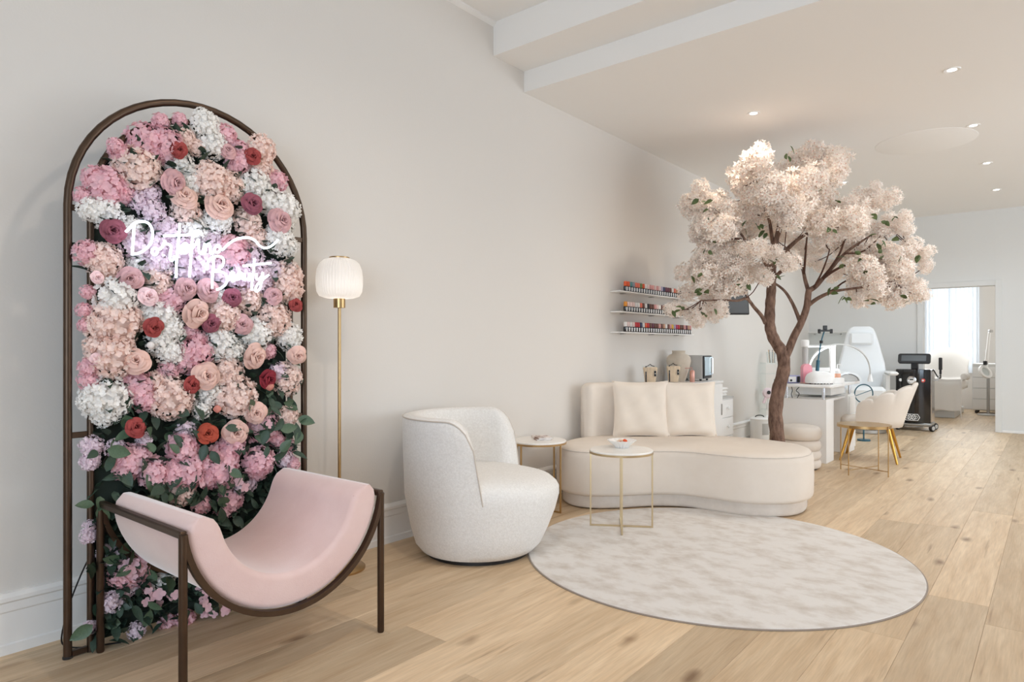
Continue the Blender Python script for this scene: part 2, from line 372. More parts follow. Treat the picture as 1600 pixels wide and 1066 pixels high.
board('baseboard_back', (0, YB), (1.58, YB), (0, -1))
struct('baseboard_right', MB().box(2.634, YB - .014, 0, 6.94, YB, .035, .003), M['trim'])
struct('trim_2', MB().box(1.58, YB - .018, 0, 1.66, YB, 2.208).box(2.554, YB - .018, 0, 2.634, YB, 2.208).box(1.66, YB - .018, 2.128, 2.554, YB, 2.208), M['wall_back'])
# room beyond the doorway
struct('wall_far_left', MB().box(.75, YB + .15, 0, .85, 16.1, 2.9, .001), M['wall_back'])
struct('wall_far_right', MB().box(2.75, YB + .15, 0, 2.85, 16.1, 2.9, .001), M['wall'])
struct('wall_far', MB().box(.75, 16.1, 0, 1.15, 16.25, 2.9, .001).box(2.06, 16.1, 0, 2.85, 16.25, 2.9, .001).box(1.15, 16.1, 0, 2.06, 16.25, .75, .001).box(1.15, 16.1, 2.6, 2.06, 16.25, 2.9, .001), M['wall'])
struct('ceiling_far', MB().box(.75, YB + .15, 2.9, 2.85, 16.25, 3.0, .001), M['ceiling'])
wf = struct('window_3', MB().box(1.15, 16.14, .75, 1.2, 16.2, 2.6).box(2.01, 16.14, .75, 2.06, 16.2, 2.6).box(1.2, 16.14, .75, 2.01, 16.2, .81).box(1.2, 16.14, 2.54, 2.01, 16.2, 2.6).box(1.58, 16.14, .81, 1.63, 16.2, 2.54), M['trim'])
obj('pane', MB().box(1.2, 16.165, .81, 2.01, 16.171, 2.54, .001), M['glass'], wf)

# ------------------------------------------------------------------ downlights and the ceiling disc
dl = ['downlight over the top left of the blossom tree', 'downlight nearest the camera in the right ceiling row', 'second downlight from the camera in the right ceiling row',
      'third downlight from the camera in the right ceiling row', 'farthest downlight in the right ceiling row, nearest the doorway wall', 'downlight just right of the blossom crown, above the treatment chair',
      'downlight hidden behind the tall middle of the blossom crown', 'last downlight of the left ceiling row, near the back corner']
rim_me = MB().lathe([(.036, -.002), (.052, -.006), (.055, -.003), (.055, 0), (.036, 0)], 28).mesh('rim', M['white_matt'])
lens_me = MB().lathe([(.0355, -.0005), (.03, -.0025), (.001, -.003)], 24).mesh('lens', M['down'])
for (x, y), lb in zip(LIGHTS, dl):
    t = thing('downlight', 'white recessed ' + lb, 'ceiling light', (x, y, 3.232), 0, 'recessed downlights')
    link('rim', rim_me, t); link('lens', lens_me, t)
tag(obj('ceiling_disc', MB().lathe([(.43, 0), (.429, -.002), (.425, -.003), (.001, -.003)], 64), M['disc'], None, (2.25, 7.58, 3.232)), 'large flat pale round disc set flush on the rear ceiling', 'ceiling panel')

# ------------------------------------------------------------------ rug
rug = thing('round_rug', 'large round pale cream rug with a distressed pattern on the oak floor', 'rug', (1.657, 3.81, 0))
obj('pile', MB().lathe([(1.084, .002), (1.088, .006), (1.084, .0095), (1.06, .010), (.6, .010), (.02, .010)], 160), M['rug'], rug)
obj('binding', MB().lathe([(1.083, .0005), (1.094, .0005), (1.095, .0045), (1.089, .0065), (1.083, .0065)], 160), M['rug_edge'], rug)

# ------------------------------------------------------------------ flower arch
FL = [('P',1.252,2.194,0.033),('P',1.337,2.225,0.03),('P',1.194,2.098,0.069),('P',1.272,2.101,0.07),('P',1.233,2.059,0.049),('W',1.448,2.229,0.062),('W',1.43,2.267,0.034),('W',1.483,2.151,0.065),('B',1.362,2.147,0.051),('B',1.413,2.117,0.038),('rR',1.313,2.081,0.038),('B',1.164,1.971,0.09),('P',1.09,2.03,0.039),('P',1.076,2.046,0.031),('P',1.048,1.877,0.074),('P',1.006,1.899,0.046),('P',1.105,1.86,0.043),('W',1.337,2.028,0.063),('W',1.383,1.966,0.07),('P',1.546,2.206,0.051),('P',1.602,2.144,0.054),('P',1.598,2.098,0.054),('rM',1.537,2.122,0.034),('rR',1.66,2.125,0.041),('B',1.719,2.18,0.067),('B',1.729,2.103,0.056),('B',1.474,1.975,0.087),('B',1.551,1.972,0.08),('rM',1.288,1.935,0.05),('rB',1.341,1.874,0.049),('L',1.217,1.881,0.037),('L',1.221,1.812,0.054),('L',1.164,1.843,0.04),('rB',1.492,1.861,0.059),('rD',1.65,1.896,0.053),('W',1.689,2.008,0.073),('W',1.76,1.947,0.07),('W',1.843,1.913,0.076),('P',1.811,2.045,0.052),('W',1.041,1.779,0.068),('W',0.989,1.774,0.047),('P',0.962,1.823,0.034),('rD',1.055,1.692,0.05),('B',1.362,1.827,0.061),('rM',1.796,1.84,0.056),('B',1.65,1.823,0.065),('W',1.501,1.801,0.063),('W',1.396,1.747,0.06),('W',1.142,1.724,0.044),('L',1.233,1.667,0.069),('L',1.337,1.655,0.067),('P',1.574,1.665,0.076),('L',1.67,1.657,0.064),('L',1.149,1.657,0.056),('L',1.233,1.586,0.061),('L',1.43,1.597,0.069),('L',1.483,1.698,0.061),('B',1.709,1.753,0.055),('W',1.811,1.757,0.074),('W',1.843,1.828,0.057),('W',1.875,1.727,0.043),('L',1.28,1.731,0.05),('P',0.972,1.598,0.045),('B',1.034,1.574,0.066),('B',1.041,1.524,0.048),('rP',0.996,1.497,0.027),('rM',1.123,1.508,0.044),('B',1.233,1.529,0.069),('W',1.179,1.572,0.053),('W',1.248,1.579,0.049),('L',1.362,1.557,0.063),('B',1.87,1.583,0.075),('L',1.791,1.595,0.056),('L',1.612,1.561,0.072),('L',1.519,1.562,0.062),('L',1.709,1.569,0.055),('W',1.076,1.43,0.08),('P',0.975,1.443,0.026),('P',0.965,1.371,0.027),('P',0.965,1.31,0.024),('rP',1.187,1.429,0.042),('P',1.296,1.431,0.055),('P',1.237,1.432,0.041),('B',1.241,1.493,0.057),('rM',1.345,1.48,0.044),('rM',1.439,1.478,0.05),('rD',1.557,1.45,0.044),('rM',1.77,1.47,0.039),('B',1.66,1.452,0.066),('W',1.519,1.448,0.048),('B',1.864,1.526,0.075),('L',1.729,1.544,0.056),('rR',1.886,1.431,0.037),('B',1.076,1.325,0.092),('B',1.016,1.308,0.054),('B',1.13,1.342,0.049),('rR',1.206,1.31,0.044),('W',1.256,1.359,0.07),('W',1.202,1.373,0.044),('W',1.292,1.302,0.06),('W',1.3,1.203,0.063),('W',1.248,1.248,0.054),('rB',1.383,1.377,0.058),('rD',1.456,1.332,0.043),('B',1.528,1.365,0.075),('B',1.483,1.394,0.052),('rM',1.607,1.329,0.043),('B',1.791,1.365,0.08),('W',1.699,1.284,0.078),('W',1.645,1.292,0.054),('W',1.519,1.242,0.075),('W',1.574,1.206,0.053),('W',1.881,1.277,0.067),('P',1.379,1.296,0.036),('P',1.417,1.258,0.039),('bW',1.194,1.232,0.021),('B',1.062,1.189,0.087),('B',1.09,1.243,0.063),('B',1.003,1.227,0.042),('rB',1.145,1.162,0.049),('rP',0.994,1.182,0.023),('P',0.979,1.14,0.035),('P',0.98,1.091,0.035),('P',1.404,1.203,0.064),('P',1.37,1.16,0.051),('rB',1.66,1.183,0.056),('P',1.76,1.206,0.039),('rB',1.897,1.186,0.043),('P',1.16,1.052,0.068),('P',1.187,1.002,0.048),('W',1.048,1.018,0.091),('W',0.989,1.014,0.047),('W',1.041,0.957,0.054),('P',1.288,1.12,0.04),('B',1.292,1.004,0.089),('B',1.256,1.072,0.051),('B',1.337,0.968,0.05),('rR',1.364,1.059,0.041),('rB',1.435,1.095,0.055),('B',1.546,1.105,0.078),('rW',1.724,1.076,0.05),('bC',1.741,1.029,0.03),('B',1.864,1.067,0.078),('L',1.811,1.097,0.047),('W',1.465,1.025,0.068),('W',1.43,0.94,0.041),('B',1.593,0.987,0.094),('bC',1.487,0.945,0.024),('rB',1.672,0.914,0.049),('rR',1.134,0.887,0.044),('rO',1.441,0.832,0.048),('rB',1.576,0.832,0.052),('P',1.734,0.839,0.076),('B',1.864,0.88,0.05),('L',1.366,0.856,0.044),('P',1.345,0.783,0.063),('P',1.383,0.727,0.059),('P',1.134,0.752,0.065),('P',1.171,0.779,0.04),('P',1.537,0.716,0.066),('P',1.574,0.765,0.055),('P',1.709,0.671,0.069),('L',0.992,0.828,0.04),('L',0.992,0.767,0.034),('L',1.076,0.81,0.037),('P',1.233,0.706,0.049),('P',1.304,0.667,0.05),('P',1.487,0.64,0.061),('L',1.187,0.833,0.029),('P',1.87,0.722,0.044),('L',1.843,0.668,0.042),('P',1.886,0.633,0.038),('P',1.811,0.766,0.036),('P',1.118,0.734,0.057),('L',0.983,0.766,0.032),('P',1.219,0.682,0.055),('P',1.307,0.694,0.053),('P',1.369,0.67,0.071),('P',1.444,0.694,0.04),('P',1.517,0.654,0.077),('P',1.549,0.618,0.052),('P',1.694,0.65,0.059),('B',1.345,0.58,0.057),('P',1.434,0.51,0.04),('P',1.57,0.506,0.06),('L',1.665,0.568,0.038),('P',1.538,0.465,0.041),('L',1.614,0.556,0.031),('L',1.444,0.614,0.024),('P',1.144,0.299,0.076),('P',1.101,0.283,0.046),('L',1.076,0.362,0.044),('L',1.043,0.389,0.032),('W',1.26,0.221,0.044),('W',1.288,0.233,0.035),('L',1.059,0.185,0.042),('L',1.101,0.191,0.033),('P',1.293,0.024,0.033),('P',1.36,0.022,0.037),('L',1.161,0.034,0.034),('L',0.987,0.101,0.027),('L',0.983,0.469,0.03),('L',0.987,0.508,0.023),('P',1.196,0.21,0.026),('L',1.139,0.226,0.037),('P',1.444,0.513,0.03)]
SM = [(1.18,0.159),(1.207,0.179),(1.225,0.184),(1.275,0.16),(1.238,0.132),(1.405,0.157),(1.42,0.147),(1.425,0.096),(1.415,0.089),(1.445,0.12),(1.43,0.065),(1.465,0.114),(1.455,0.027),(1.512,0.05),(1.523,0.067),(1.502,-0.007),(1.528,-0.01),(1.44,-0.013),(1.603,0.573),(1.576,0.603),(1.415,0.619),(1.425,-0.072),(1.289,0.165),(1.189,0.203)]
def petal_floret(mb, T, np_, size, cup, wid=.55, mi=0):
    for k in range(np_):
        A = T @ Matrix.Rotation(2 * pi * k / np_ + .3, 4, 'Z')
        s_ = size
        vs = [(0, 0, 0), (s_ * .45, -s_ * wid * .8, cup * .4), (s_ * .85, -s_ * wid * .62, cup), (s_ * 1.02, 0, cup * 1.15), (s_ * .85, s_ * wid * .62, cup), (s_ * .45, s_ * wid * .8, cup * .4), (s_ * .55, 0, cup * .25)]
        mb.add(vs, [(0, 1, 6), (1, 2, 6), (2, 3, 6), (3, 4, 6), (4, 5, 6), (5, 0, 6)], mi, A)
def orient(p, n, spin):
    q = Vector(n).to_track_quat('Z', 'Y').to_matrix().to_4x4()
    return Matrix.Translation(p) @ q @ Matrix.Rotation(spin, 4, 'Z')
def hydrangea(seed, n, fs, ruffle):
    """unit-radius mophead facing +X, flat at the back"""
    rg = random.Random(seed); mb = MB()
    mb.lathe([(.05, -.1), (.62, 0), (.66, .25), (.5, .45), (.05, .55)], 12, T=Matrix.Rotation(pi / 2, 4, 'Y'))
    for i in range(n):
        z = 1 - 1.12 * (i + .5) / n; a = i * 2.39996
        q = sqrt(max(0, 1 - z * z)); d = Vector((z, q * cos(a), q * sin(a)))
        d = (d + Vector([rg.uniform(-.16, .16) for _ in range(3)])).normalized()
        rad = rg.uniform(.8, 1.0)
        p = Vector((d.x * .78, d.y, d.z)) * rad
        nn = (d + Vector([rg.uniform(-ruffle, ruffle) for _ in range(3)])).normalized()
        petal_floret(mb, orient(p, nn, rg.uniform(0, 6)), 4, fs * rg.uniform(.85, 1.15), rg.uniform(.02, .09), .56)
    return mb
def rose(seed, opened):
    """unit-radius rose facing +X"""
    rg = random.Random(seed); mb = MB(); Q = Matrix.Rotation(pi / 2, 4, 'Y')
    def pet(a0, span, r0, r1, h, curl, tw):
        def fn(u, v):
            a = a0 + (u - .5) * span; e = 1 - (2 * u - 1) ** 2
            c_ = max(0, v - .7) / .3
            r = r0 + (r1 - r0) * v ** 1.25 + curl * c_ ** 2 * (.3 + .7 * e)
            z = h * sin(min(1, v * 1.1) * pi / 2) * (.66 + .34 * sqrt(max(0, e))) - curl * .9 * c_ ** 2 + tw * (u - .5)
            return (r * cos(a), r * sin(a), z)
        mb.grid(fn, 8, 7, T=Q)
    RR = [(2, .02, .09, 1.02, 3.2, .0), (3, .06, .2, 1.02, 2.5, .03), (3, .1, .33, .99, 2.3, .07), (4, .14, .47, .92, 2.0, .10), (4, .18, .62, .8, 1.9, .13), (5, .2, .78, .62, 1.6, .16)]
    if opened: RR.append((5, .22, .92, .42, 1.5, .16))
    for ring, (k, r0, r1, h, span, curl) in enumerate(RR):
        for j in range(k):
            pet(ring * 1.1 + 2 * pi * j / k + rg.uniform(-.25, .25), span, r0, r1, h * rg.uniform(.94, 1.05), curl * rg.uniform(.6, 1.4), rg.uniform(-.12, .12))
    mb.lathe([(.04, 0), (.4, .04), (.5, .2), (.3, .4), (.02, .5)], 10, T=Q)
    return mb
def bud():
    return MB().lathe([(.1, 0), (.5, .1), (.72, .45), (.66, .85), (.38, 1.15), (.03, 1.25)], 12, T=Matrix.Rotation(pi / 2, 4, 'Y'), rib=.05, ribs=4)
def leaf_mb(w=.5, n=6, droop=.15):
    mb = MB(); pts = []
    for i in range(n + 1):
        t = i / n; ww = w * .5 * sin(pi * t ** .8) ** .8 if 0 < t < 1 else .0
        z = -droop * t * t
        pts.append([(t, -ww, z + ww * .25), (t, 0, z - .02), (t, ww, z + ww * .25)])
    for i in range(n):
        o = pts[i] + pts[i + 1]
        mb.add(o, [(0, 3, 4, 1), (1, 4, 5, 2)])
    return mb
arch = thing('flower_arch', 'tall arched bronze frame packed with artificial flowers beside the left wall', 'flower wall', (.24, 1.445, 0))
def arch_path(rad, zs, z0):
    p = [(0, -rad, z0), (0, -rad, zs * .5)]
    p += [(0, -rad * cos(pi * i / 28), zs + rad * sin(pi * i / 28)) for i in range(29)]
    return p + [(0, rad, zs * .5), (0, rad, z0)]
obj('outer_frame', MB().tube(arch_path(.53, 1.785, 0), .0155, 12), M['bronze'], arch)
obj('inner_frame', MB().tube(arch_path(.45, 1.785, 0), .0135, 12), M['bronze'], arch)
for y0, y1, z in ((-.53, -.45, 1.775), (-.53, -.45, .875), (.45, .53, 1.775), (.45, .53, .875)):
    obj('connector', MB().box(-.006, y0 + .012, z - .012, .006, y1 - .012, z + .012, .002), M['bronze'], arch)
obj('connector', MB().box(-.006, -.012, 2.244, .006, .012, 2.303, .002), M['bronze'], arch)
for y0, y1 in ((-.53, -.45), (.45, .53)):
    obj('foot_rail', MB().box(-.01, y0 + .012, .004, .01, y1 - .012, .026, .002), M['bronze'], arch)
for y in (-.53, .53):
    obj('foot_cap', MB().lathe([(.018, 0), (.018, .008), (.016, .01)], 14, (0, y, 0)), M['dark'], arch)
bp = [(-.435, .03), (.435, .03)] + [(.435 * cos(pi * i / 20), 1.785 + .435 * sin(pi * i / 20)) for i in range(21)]
obj('backing_mat', MB().loft([[(x, y, z) for y, z in bp] for x in (-.035, -.015)]), M['backing'], arch)
HY = {}
for k in 'WPBL':
    n, fs, rf = {'W': (150, .15, .4), 'B': (165, .15, .45), 'P': (66, .25, .35), 'L': (90, .19, .4)}[k]
    HY[k] = [hydrangea(hash_ * 11 + ord(k), n, fs, rf).mesh('hydrangea_head', PM[k], 180) for hash_ in range(3)]
RO = {}
for key, pm in (('rM', 'M'), ('rD', 'D'), ('rR', 'R'), ('rO', 'O'), ('rB', 'rB'), ('rP', 'rP'), ('rW', 'rW')):
    RO[key] = ([rose(ord(key[1]) + i, key in ('rB', 'rM')).mesh('rose', mat('rose_' + PET[pm][0].replace(' ', '_'), PET[pm][1], .75, spec=.2, island=.15) if not i else RO_M, 180) for i in range(1)], PET[pm][0])
BU = {'bW': bud().mesh('rose_bud', PM['W'], 180), 'bC': bud().mesh('rose_bud', PM['C'], 180)}
rg = random.Random(11)
for t, y, z, r in FL:
    y -= 1.445
    lo = z < .62
    if t in HY:
        o = link('hydrangea_head', rg.choice(HY[t]), arch, ((.0 if not lo else -.005) + rg.uniform(-.01, .018) + .012, y, z), (rg.uniform(-3, 3), 0, 0), r * 1.12, PET[t][0] + ' hydrangea head')
    elif t in RO:
        o = link('rose', rg.choice(RO[t][0]), arch, (.052 if not lo else .03, y, z), (rg.uniform(-3, 3), rg.uniform(-.3, .2), rg.uniform(-.35, .25)), r * 1.08, RO[t][1] + ' rose')
    else:
        o = link('rose_bud', BU[t], arch, (.06, y, z), (0, rg.uniform(-.5, .1), rg.uniform(-.6, .6)), r, ('white' if t == 'bW' else 'coral') + ' rose bud')
fl_me = MB(); petal_floret(fl_me, Matrix.Rotation(pi / 2, 4, 'Y'), 4, 1, .12, .6)
fl_me = fl_me.mesh('floret', PM['P'], 180)
for y, z in SM:
    link('floret', fl_me, arch, (.07 + rg.uniform(-.02, .03), y - 1.445, max(z, .03)), (rg.uniform(-3, 3), rg.uniform(-.6, .4), rg.uniform(-.8, .8)), rg.uniform(.018, .026))
LM = [leaf_mb(.55).mesh('leaf', M['leaf'], 180), leaf_mb(.42, droop=.3).mesh('leaf', M['leaf'], 180), leaf_mb(.6, droop=.05).mesh('leaf', M['leaf_light'], 180)]
LP = [(-.46, 1.62), (-.47, 1.66), (-.45, 1.57), (-.44, 1.52), (-.48, 1.59), (-.1, 2.16), (-.05, 2.13), (-.2, 2.2), (-.38, 1.97), (-.36, 2.0), (.1, 1.97), (.14, 1.95), (.2, 1.9), (.3, 1.93), (-.05, 1.9), (-.12, 1.86), (.02, 1.68), (-.1, 1.64),
      (.34, 1.86), (-.35, 1.52), (.4, 1.62), (.36, 1.55), (.42, 1.5), (.1, 1.35), (.02, 1.38), (.2, 1.3), (.28, 1.42), (-.02, 1.15), (0, 1.1), (.03, 1.2), (.12, 1.2), (.2, 1.2), (-.16, 1.05), (-.14, 1.0), (-.11, .95), (-.17, .98), (-.1, 1.03), (.42, 1.17),
      (.37, 1.1), (.42, 1.08), (.33, .98), (.35, .92), (.38, .87), (.42, .84), (.36, .82), (.4, .9), (.44, .8), (-.4, 1.3), (-.42, 1.4), (-.3, 1.35), (-.4, 1.08), (-.36, 1.04), (-.2, 1.15), (.40, .99), (.43, .95), (.45, .9), (.46, .86), (.44, .76), (.46, .72), (.43, .7), (.41, 1.02), (.45, 1.02), (.47, .8)]
k = 0
while len(LP) < 285:
    k += 1
    z = rg.choice([rg.uniform(.02, .62), rg.uniform(.02, .45), rg.uniform(.55, .93), rg.uniform(.55, 1.0)]); y = rg.uniform(-.47, .47)
    LP.append((y, z))
for i, (y, z) in enumerate(LP):
    nrm = Vector((1, rg.gauss(0, .65), rg.gauss(.3 if z < 1 else .1, .6)))
    lx = rg.uniform(.0, .04) if z > .95 else rg.uniform(.015, .085)
    link('leaf', rg.choice(LM), arch, (lx, y * (.96 if abs(y) < .4 else 1), max(z, .045)), orient((0, 0, 0), nrm, rg.uniform(0, 6.28)).to_euler(), rg.uniform(.06, .092))
for i, (y, z) in enumerate([]):
    edge = abs(y) > .4
    low = z < .5
    link('leaf', rg.choice(LM), arch, (rg.uniform(.015, .07) if not low else rg.uniform(.02, .085), y * (.96 if not edge else 1), max(z, .045)),
         (rg.uniform(-.7, .7), rg.uniform(-.9, .5), rg.choice([0, 0, 0, pi]) * 0 + rg.gauss(0, 1.0)), rg.uniform(.075, .11))
fo = MB()
lf = leaf_mb(.5, 4)
for i in range(1500):
    z = rg.choice([rg.uniform(.03, 1.0), rg.uniform(.03, .6), rg.uniform(1.0, 2.2)]); y = rg.uniform(-.43, .43)
    if z > 1.785 and y * y + (z - 1.785) ** 2 > .42 ** 2: continue
    T = Matrix.Translation((rg.uniform(-.012, .035), y, z)) @ Matrix.Rotation(rg.gauss(0, 1.1), 4, 'Z') @ Matrix.Rotation(rg.uniform(-1.2, 1.0), 4, 'Y') @ Matrix.Scale(rg.uniform(.05, .08), 4)
    fo.add(lf.v, lf.f, 0, T)
o = obj('foliage', fo, M['foliage'], arch, sharp=180); o['kind'] = 'stuff'
tag(obj('power_cable', MB().tube(crom([(.2, 1.02, .4), (.16, .99, .3), (.15, .955, .2), (.13, .94, .12), (.12, .93, .03), (.14, .95, .006), (.19, .985, .005), (.26, 1.1, .005)], 6, False), .0035, 6), M['dark']), 'thin black power cable hanging behind the left foot of the flower arch', 'cable')
tag(obj('power_cable', MB().tube(crom([(.18, 1.62, .005), (.3, 1.66, .005), (.42, 1.78, .005), (.44, 1.85, .005), (.36, 1.9, .005), (.2, 1.93, .005)], 6, False), .0035, 6), M['dark']), 'black cable looping on the floor right of the flower arch foot', 'cable')
NL = [('P',[[(1.091,1.59),(1.094,1.632),(1.097,1.677),(1.1,1.718)],[(1.068,1.68),(1.083,1.698),(1.099,1.718),(1.124,1.73),(1.15,1.728),(1.165,1.709),(1.169,1.678),(1.161,1.645),(1.141,1.62),(1.116,1.601),(1.091,1.594)]]),('ortofino',[[(1.167,1.618),(1.174,1.628),(1.185,1.627),(1.188,1.616),(1.181,1.602),(1.171,1.603),(1.166,1.614),(1.174,1.627),(1.187,1.625),(1.2,1.629),(1.211,1.646),(1.216,1.662),(1.222,1.652),(1.236,1.649),(1.242,1.636),(1.237,1.608),(1.238,1.589),(1.247,1.585),(1.257,1.605)],[(1.277,1.744),(1.274,1.692),(1.268,1.63),(1.264,1.573),(1.262,1.514)],[(1.212,1.683),(1.252,1.69),(1.302,1.699),(1.357,1.71)],[(1.27,1.621),(1.284,1.646),(1.298,1.662),(1.309,1.658),(1.312,1.639),(1.302,1.622),(1.288,1.623),(1.286,1.639),(1.298,1.659),(1.319,1.655)],[(1.318,1.521),(1.322,1.579),(1.327,1.636),(1.331,1.689),(1.338,1.714),(1.355,1.724),(1.369,1.716),(1.37,1.704)],[(1.331,1.646),(1.345,1.667),(1.357,1.686),(1.357,1.659),(1.36,1.631),(1.371,1.625)],[(1.371,1.625),(1.379,1.652),(1.384,1.672),(1.384,1.628),(1.39,1.658),(1.402,1.674),(1.408,1.655),(1.408,1.633),(1.418,1.632),(1.426,1.653),(1.436,1.668),(1.448,1.67),(1.453,1.656),(1.443,1.64),(1.431,1.641),(1.428,1.655),(1.441,1.669),(1.461,1.654),(1.484,1.677),(1.515,1.702),(1.552,1.718),(1.59,1.723),(1.618,1.713),(1.637,1.695),(1.662,1.685),(1.691,1.694),(1.714,1.712),(1.734,1.733)]]),('Beauty',[[(1.423,1.616),(1.421,1.574),(1.417,1.524),(1.416,1.48)],[(1.393,1.559),(1.396,1.586),(1.408,1.609),(1.433,1.622),(1.459,1.621),(1.469,1.605),(1.461,1.582),(1.441,1.563),(1.426,1.555),(1.453,1.557),(1.476,1.547),(1.484,1.525),(1.476,1.502),(1.453,1.483),(1.436,1.476)],[(1.484,1.52),(1.505,1.532),(1.516,1.548),(1.51,1.56),(1.5,1.551),(1.499,1.531),(1.51,1.519),(1.526,1.533),(1.536,1.554),(1.547,1.56),(1.542,1.562),(1.532,1.549),(1.534,1.531),(1.544,1.535),(1.553,1.558),(1.553,1.535),(1.563,1.534)],[(1.563,1.534),(1.567,1.559),(1.567,1.539),(1.577,1.533),(1.587,1.543),(1.591,1.563),(1.591,1.539),(1.601,1.537)],[(1.613,1.63),(1.61,1.581),(1.603,1.529),(1.6,1.485)],[(1.558,1.592),(1.601,1.601),(1.651,1.61),(1.698,1.619)],[(1.624,1.564),(1.624,1.541),(1.634,1.537),(1.648,1.551),(1.656,1.571),(1.65,1.533),(1.641,1.496),(1.626,1.482),(1.618,1.489),(1.631,1.516),(1.662,1.544),(1.685,1.562)]])]
ns = thing('neon_sign', 'glowing white handwriting neon sign reading Portofino Beauty on the flowers', 'neon sign', (.395, 1.445, 1.65))
for w_, strokes in NL:
    mb = MB()
    for st in strokes:
        pts = crom([(0, y - 1.445, z - 1.65) for y, z in st], 5, False)
        mb.tube(pts, .0053, 8)
    obj('lettering', mb, M['neon'], ns, label=w_ + ' lettering in white neon tube')
for y, z in ((1.20, 1.66), (1.50, 1.62), (1.66, 1.53), (1.35, 1.52)):
    obj('standoff', MB().tube([(-.12, y - 1.445, z - 1.65), (-.004, y - 1.445, z - 1.65)], .003, 6), M['glass'], ns)

# ------------------------------------------------------------------ floor lamp
fl = thing('floor_lamp', 'slim brass floor lamp with a ribbed opal glass shade by the wall', 'lamp', (.185, 2.235, 0))
obj('base', MB().lathe([(.001, 0), (.138, 0), (.14, .004), (.14, .012), (.135, .016), (.012, .018)], 40), M['gold'], fl)
obj('pole', MB().tube([(0, 0, .016), (0, 0, 1.44)], .009, 14), M['gold'], fl)
obj('collar', MB().lathe([(.009, 1.44), (.032, 1.442), (.032, 1.492), (.009, 1.494)], 24), M['gold'], fl)
prof = [(.03, 1.493), (.075, 1.495), (.108, 1.506), (.122, 1.53), (.127, 1.57), (.127, 1.61), (.122, 1.65), (.108, 1.685), (.085, 1.705), (.055, 1.714)]
obj('shade', MB().lathe([(r * .985, z) for r, z in prof], 192, rib=.0022, ribs=48), M['shade'], fl, sharp=180)
obj('cap', MB().lathe([(.055, 1.712), (.055, 1.72), (.05, 1.722), (.005, 1.722)], 32), M['gold'], fl)
obj('bulb', MB().lathe([(.015, 1.494), (.018, 1.51), (.04, 1.53), (.05, 1.56), (.042, 1.59), (.02, 1.605), (.002, 1.608)], 20), M['bulb'], fl)

# ------------------------------------------------------------------ pink lounge chair
lc = thing('lounge_chair', 'pink velvet sling lounge chair on a dark bronze frame, before the flower arch', 'chair', (.64, 1.435, 0))
X0, X1, Y0, Y1, H = -.36, .36, -.418, .418, .598
for x in (X0, X1):
    for y in (Y0, Y1):
        obj('leg', MB().tube([(x, y, 0), (x, y, .006), (x, y, H)], [.0125, .0145, .0145], 14), M['bronze'], lc)
    sag = .37; rad = (.418 ** 2 + sag ** 2) / (2 * sag); zc = H - sag + rad; a0 = math.asin(.418 / rad)
    pts = [(rad * sin(-a0 + 2 * a0 * i / 40), zc - rad * cos(-a0 + 2 * a0 * i / 40)) for i in range(41)]
    rings = []
    for i, (y, z) in enumerate(pts):
        a = -a0 + 2 * a0 * i / 40; n = (sin(a), -cos(a))
        rings.append([(x - .0125, y - n[0] * .010, z - n[1] * .010), (x + .0125, y - n[0] * .010, z - n[1] * .010), (x + .0125, y + n[0] * .010, z + n[1] * .010), (x - .0125, y + n[0] * .010, z + n[1] * .010)])
    obj('sling_rail', MB().loft(rings), M['bronze'], lc)
for y in (Y0, Y1):
    obj('arm_rail', MB().box(X0 - .005, y - .013, H - .014, X1 + .005, y + .013, H + .012, .005), M['bronze'], lc)
th = .115; N_ = 48; rings = []
xa, xb = -.28, .355
for i in range(N_ + 1):
    a = (-a0 - .10) + (2 * a0 + .20) * i / N_
    e = min(1, min(i, N_ - i) / 4); f_ = sqrt(1 - (1 - e) ** 2)
    t2 = th * (.25 + .75 * f_); mid = .009 + th / 2
    lo_, hi_ = mid - t2 / 2, mid + t2 / 2 + .012 * f_
    ring = []
    cx_, cn = (xa + xb) / 2, (lo_ + hi_) / 2
    for (qx, qn) in rrect(xb - xa, hi_ - lo_, min(.024, (hi_ - lo_) * .48), 5):
        puff = .012 * (1 - (2 * qx / (xb - xa)) ** 2) if qn > 0 else 0
        rr_ = rad - (cn + qn + puff)
        ring.append((cx_ + qx, rr_ * sin(a), zc - rr_ * cos(a)))
    rings.append(ring)
cush = obj('cushion', MB().loft(rings), M['pink_velvet'], lc, sharp=60)
pp = []
for i in range(2, N_ - 1):
    a = (-a0 - .10) + (2 * a0 + .20) * i / N_; rr_ = rad - (.009 + th + .001)
    pp.append((xb - .016, rr_ * sin(a), zc - rr_ * cos(a)))
obj('piping', MB().tube(pp, .004, 6), mat('pink_piping', (204, 158, 154), .8), cush)

# ------------------------------------------------------------------ barrel chair
bc = thing('barrel_chair', 'cream chenille swivel barrel chair with a low curved back by the wall', 'chair', (.535, 2.985, 0), VIEW - R(15))
obj('swivel_base', MB().lathe([(.001, 0), (.31, 0), (.31, .02), (.001, .02)], 40), M['dark'], bc)
rings = []
for r, z in [(.29, .018), (.34, .03), (.372, .07), (.398, .16), (.42, .27), (.436, .36), (.436, .40), (.425, .435), (.395, .462), (.33, .478), (.2, .486), (.08, .488), (.01, .488)]:
    rings.append([(r * cos(2 * pi * k / 64) * (1 + .13 * max(0, cos(2 * pi * k / 64)) * min(1, z / .3)), r * sin(2 * pi * k / 64), z - .03 * max(0, r * cos(2 * pi * k / 64)) * (z > .4)) for k in range(64)])
obj('seat', MB().loft(rings), M['chenille'], bc, sharp=180)
NA = 60; half = R(101); rings = []; edge_o = []; edge_i = []
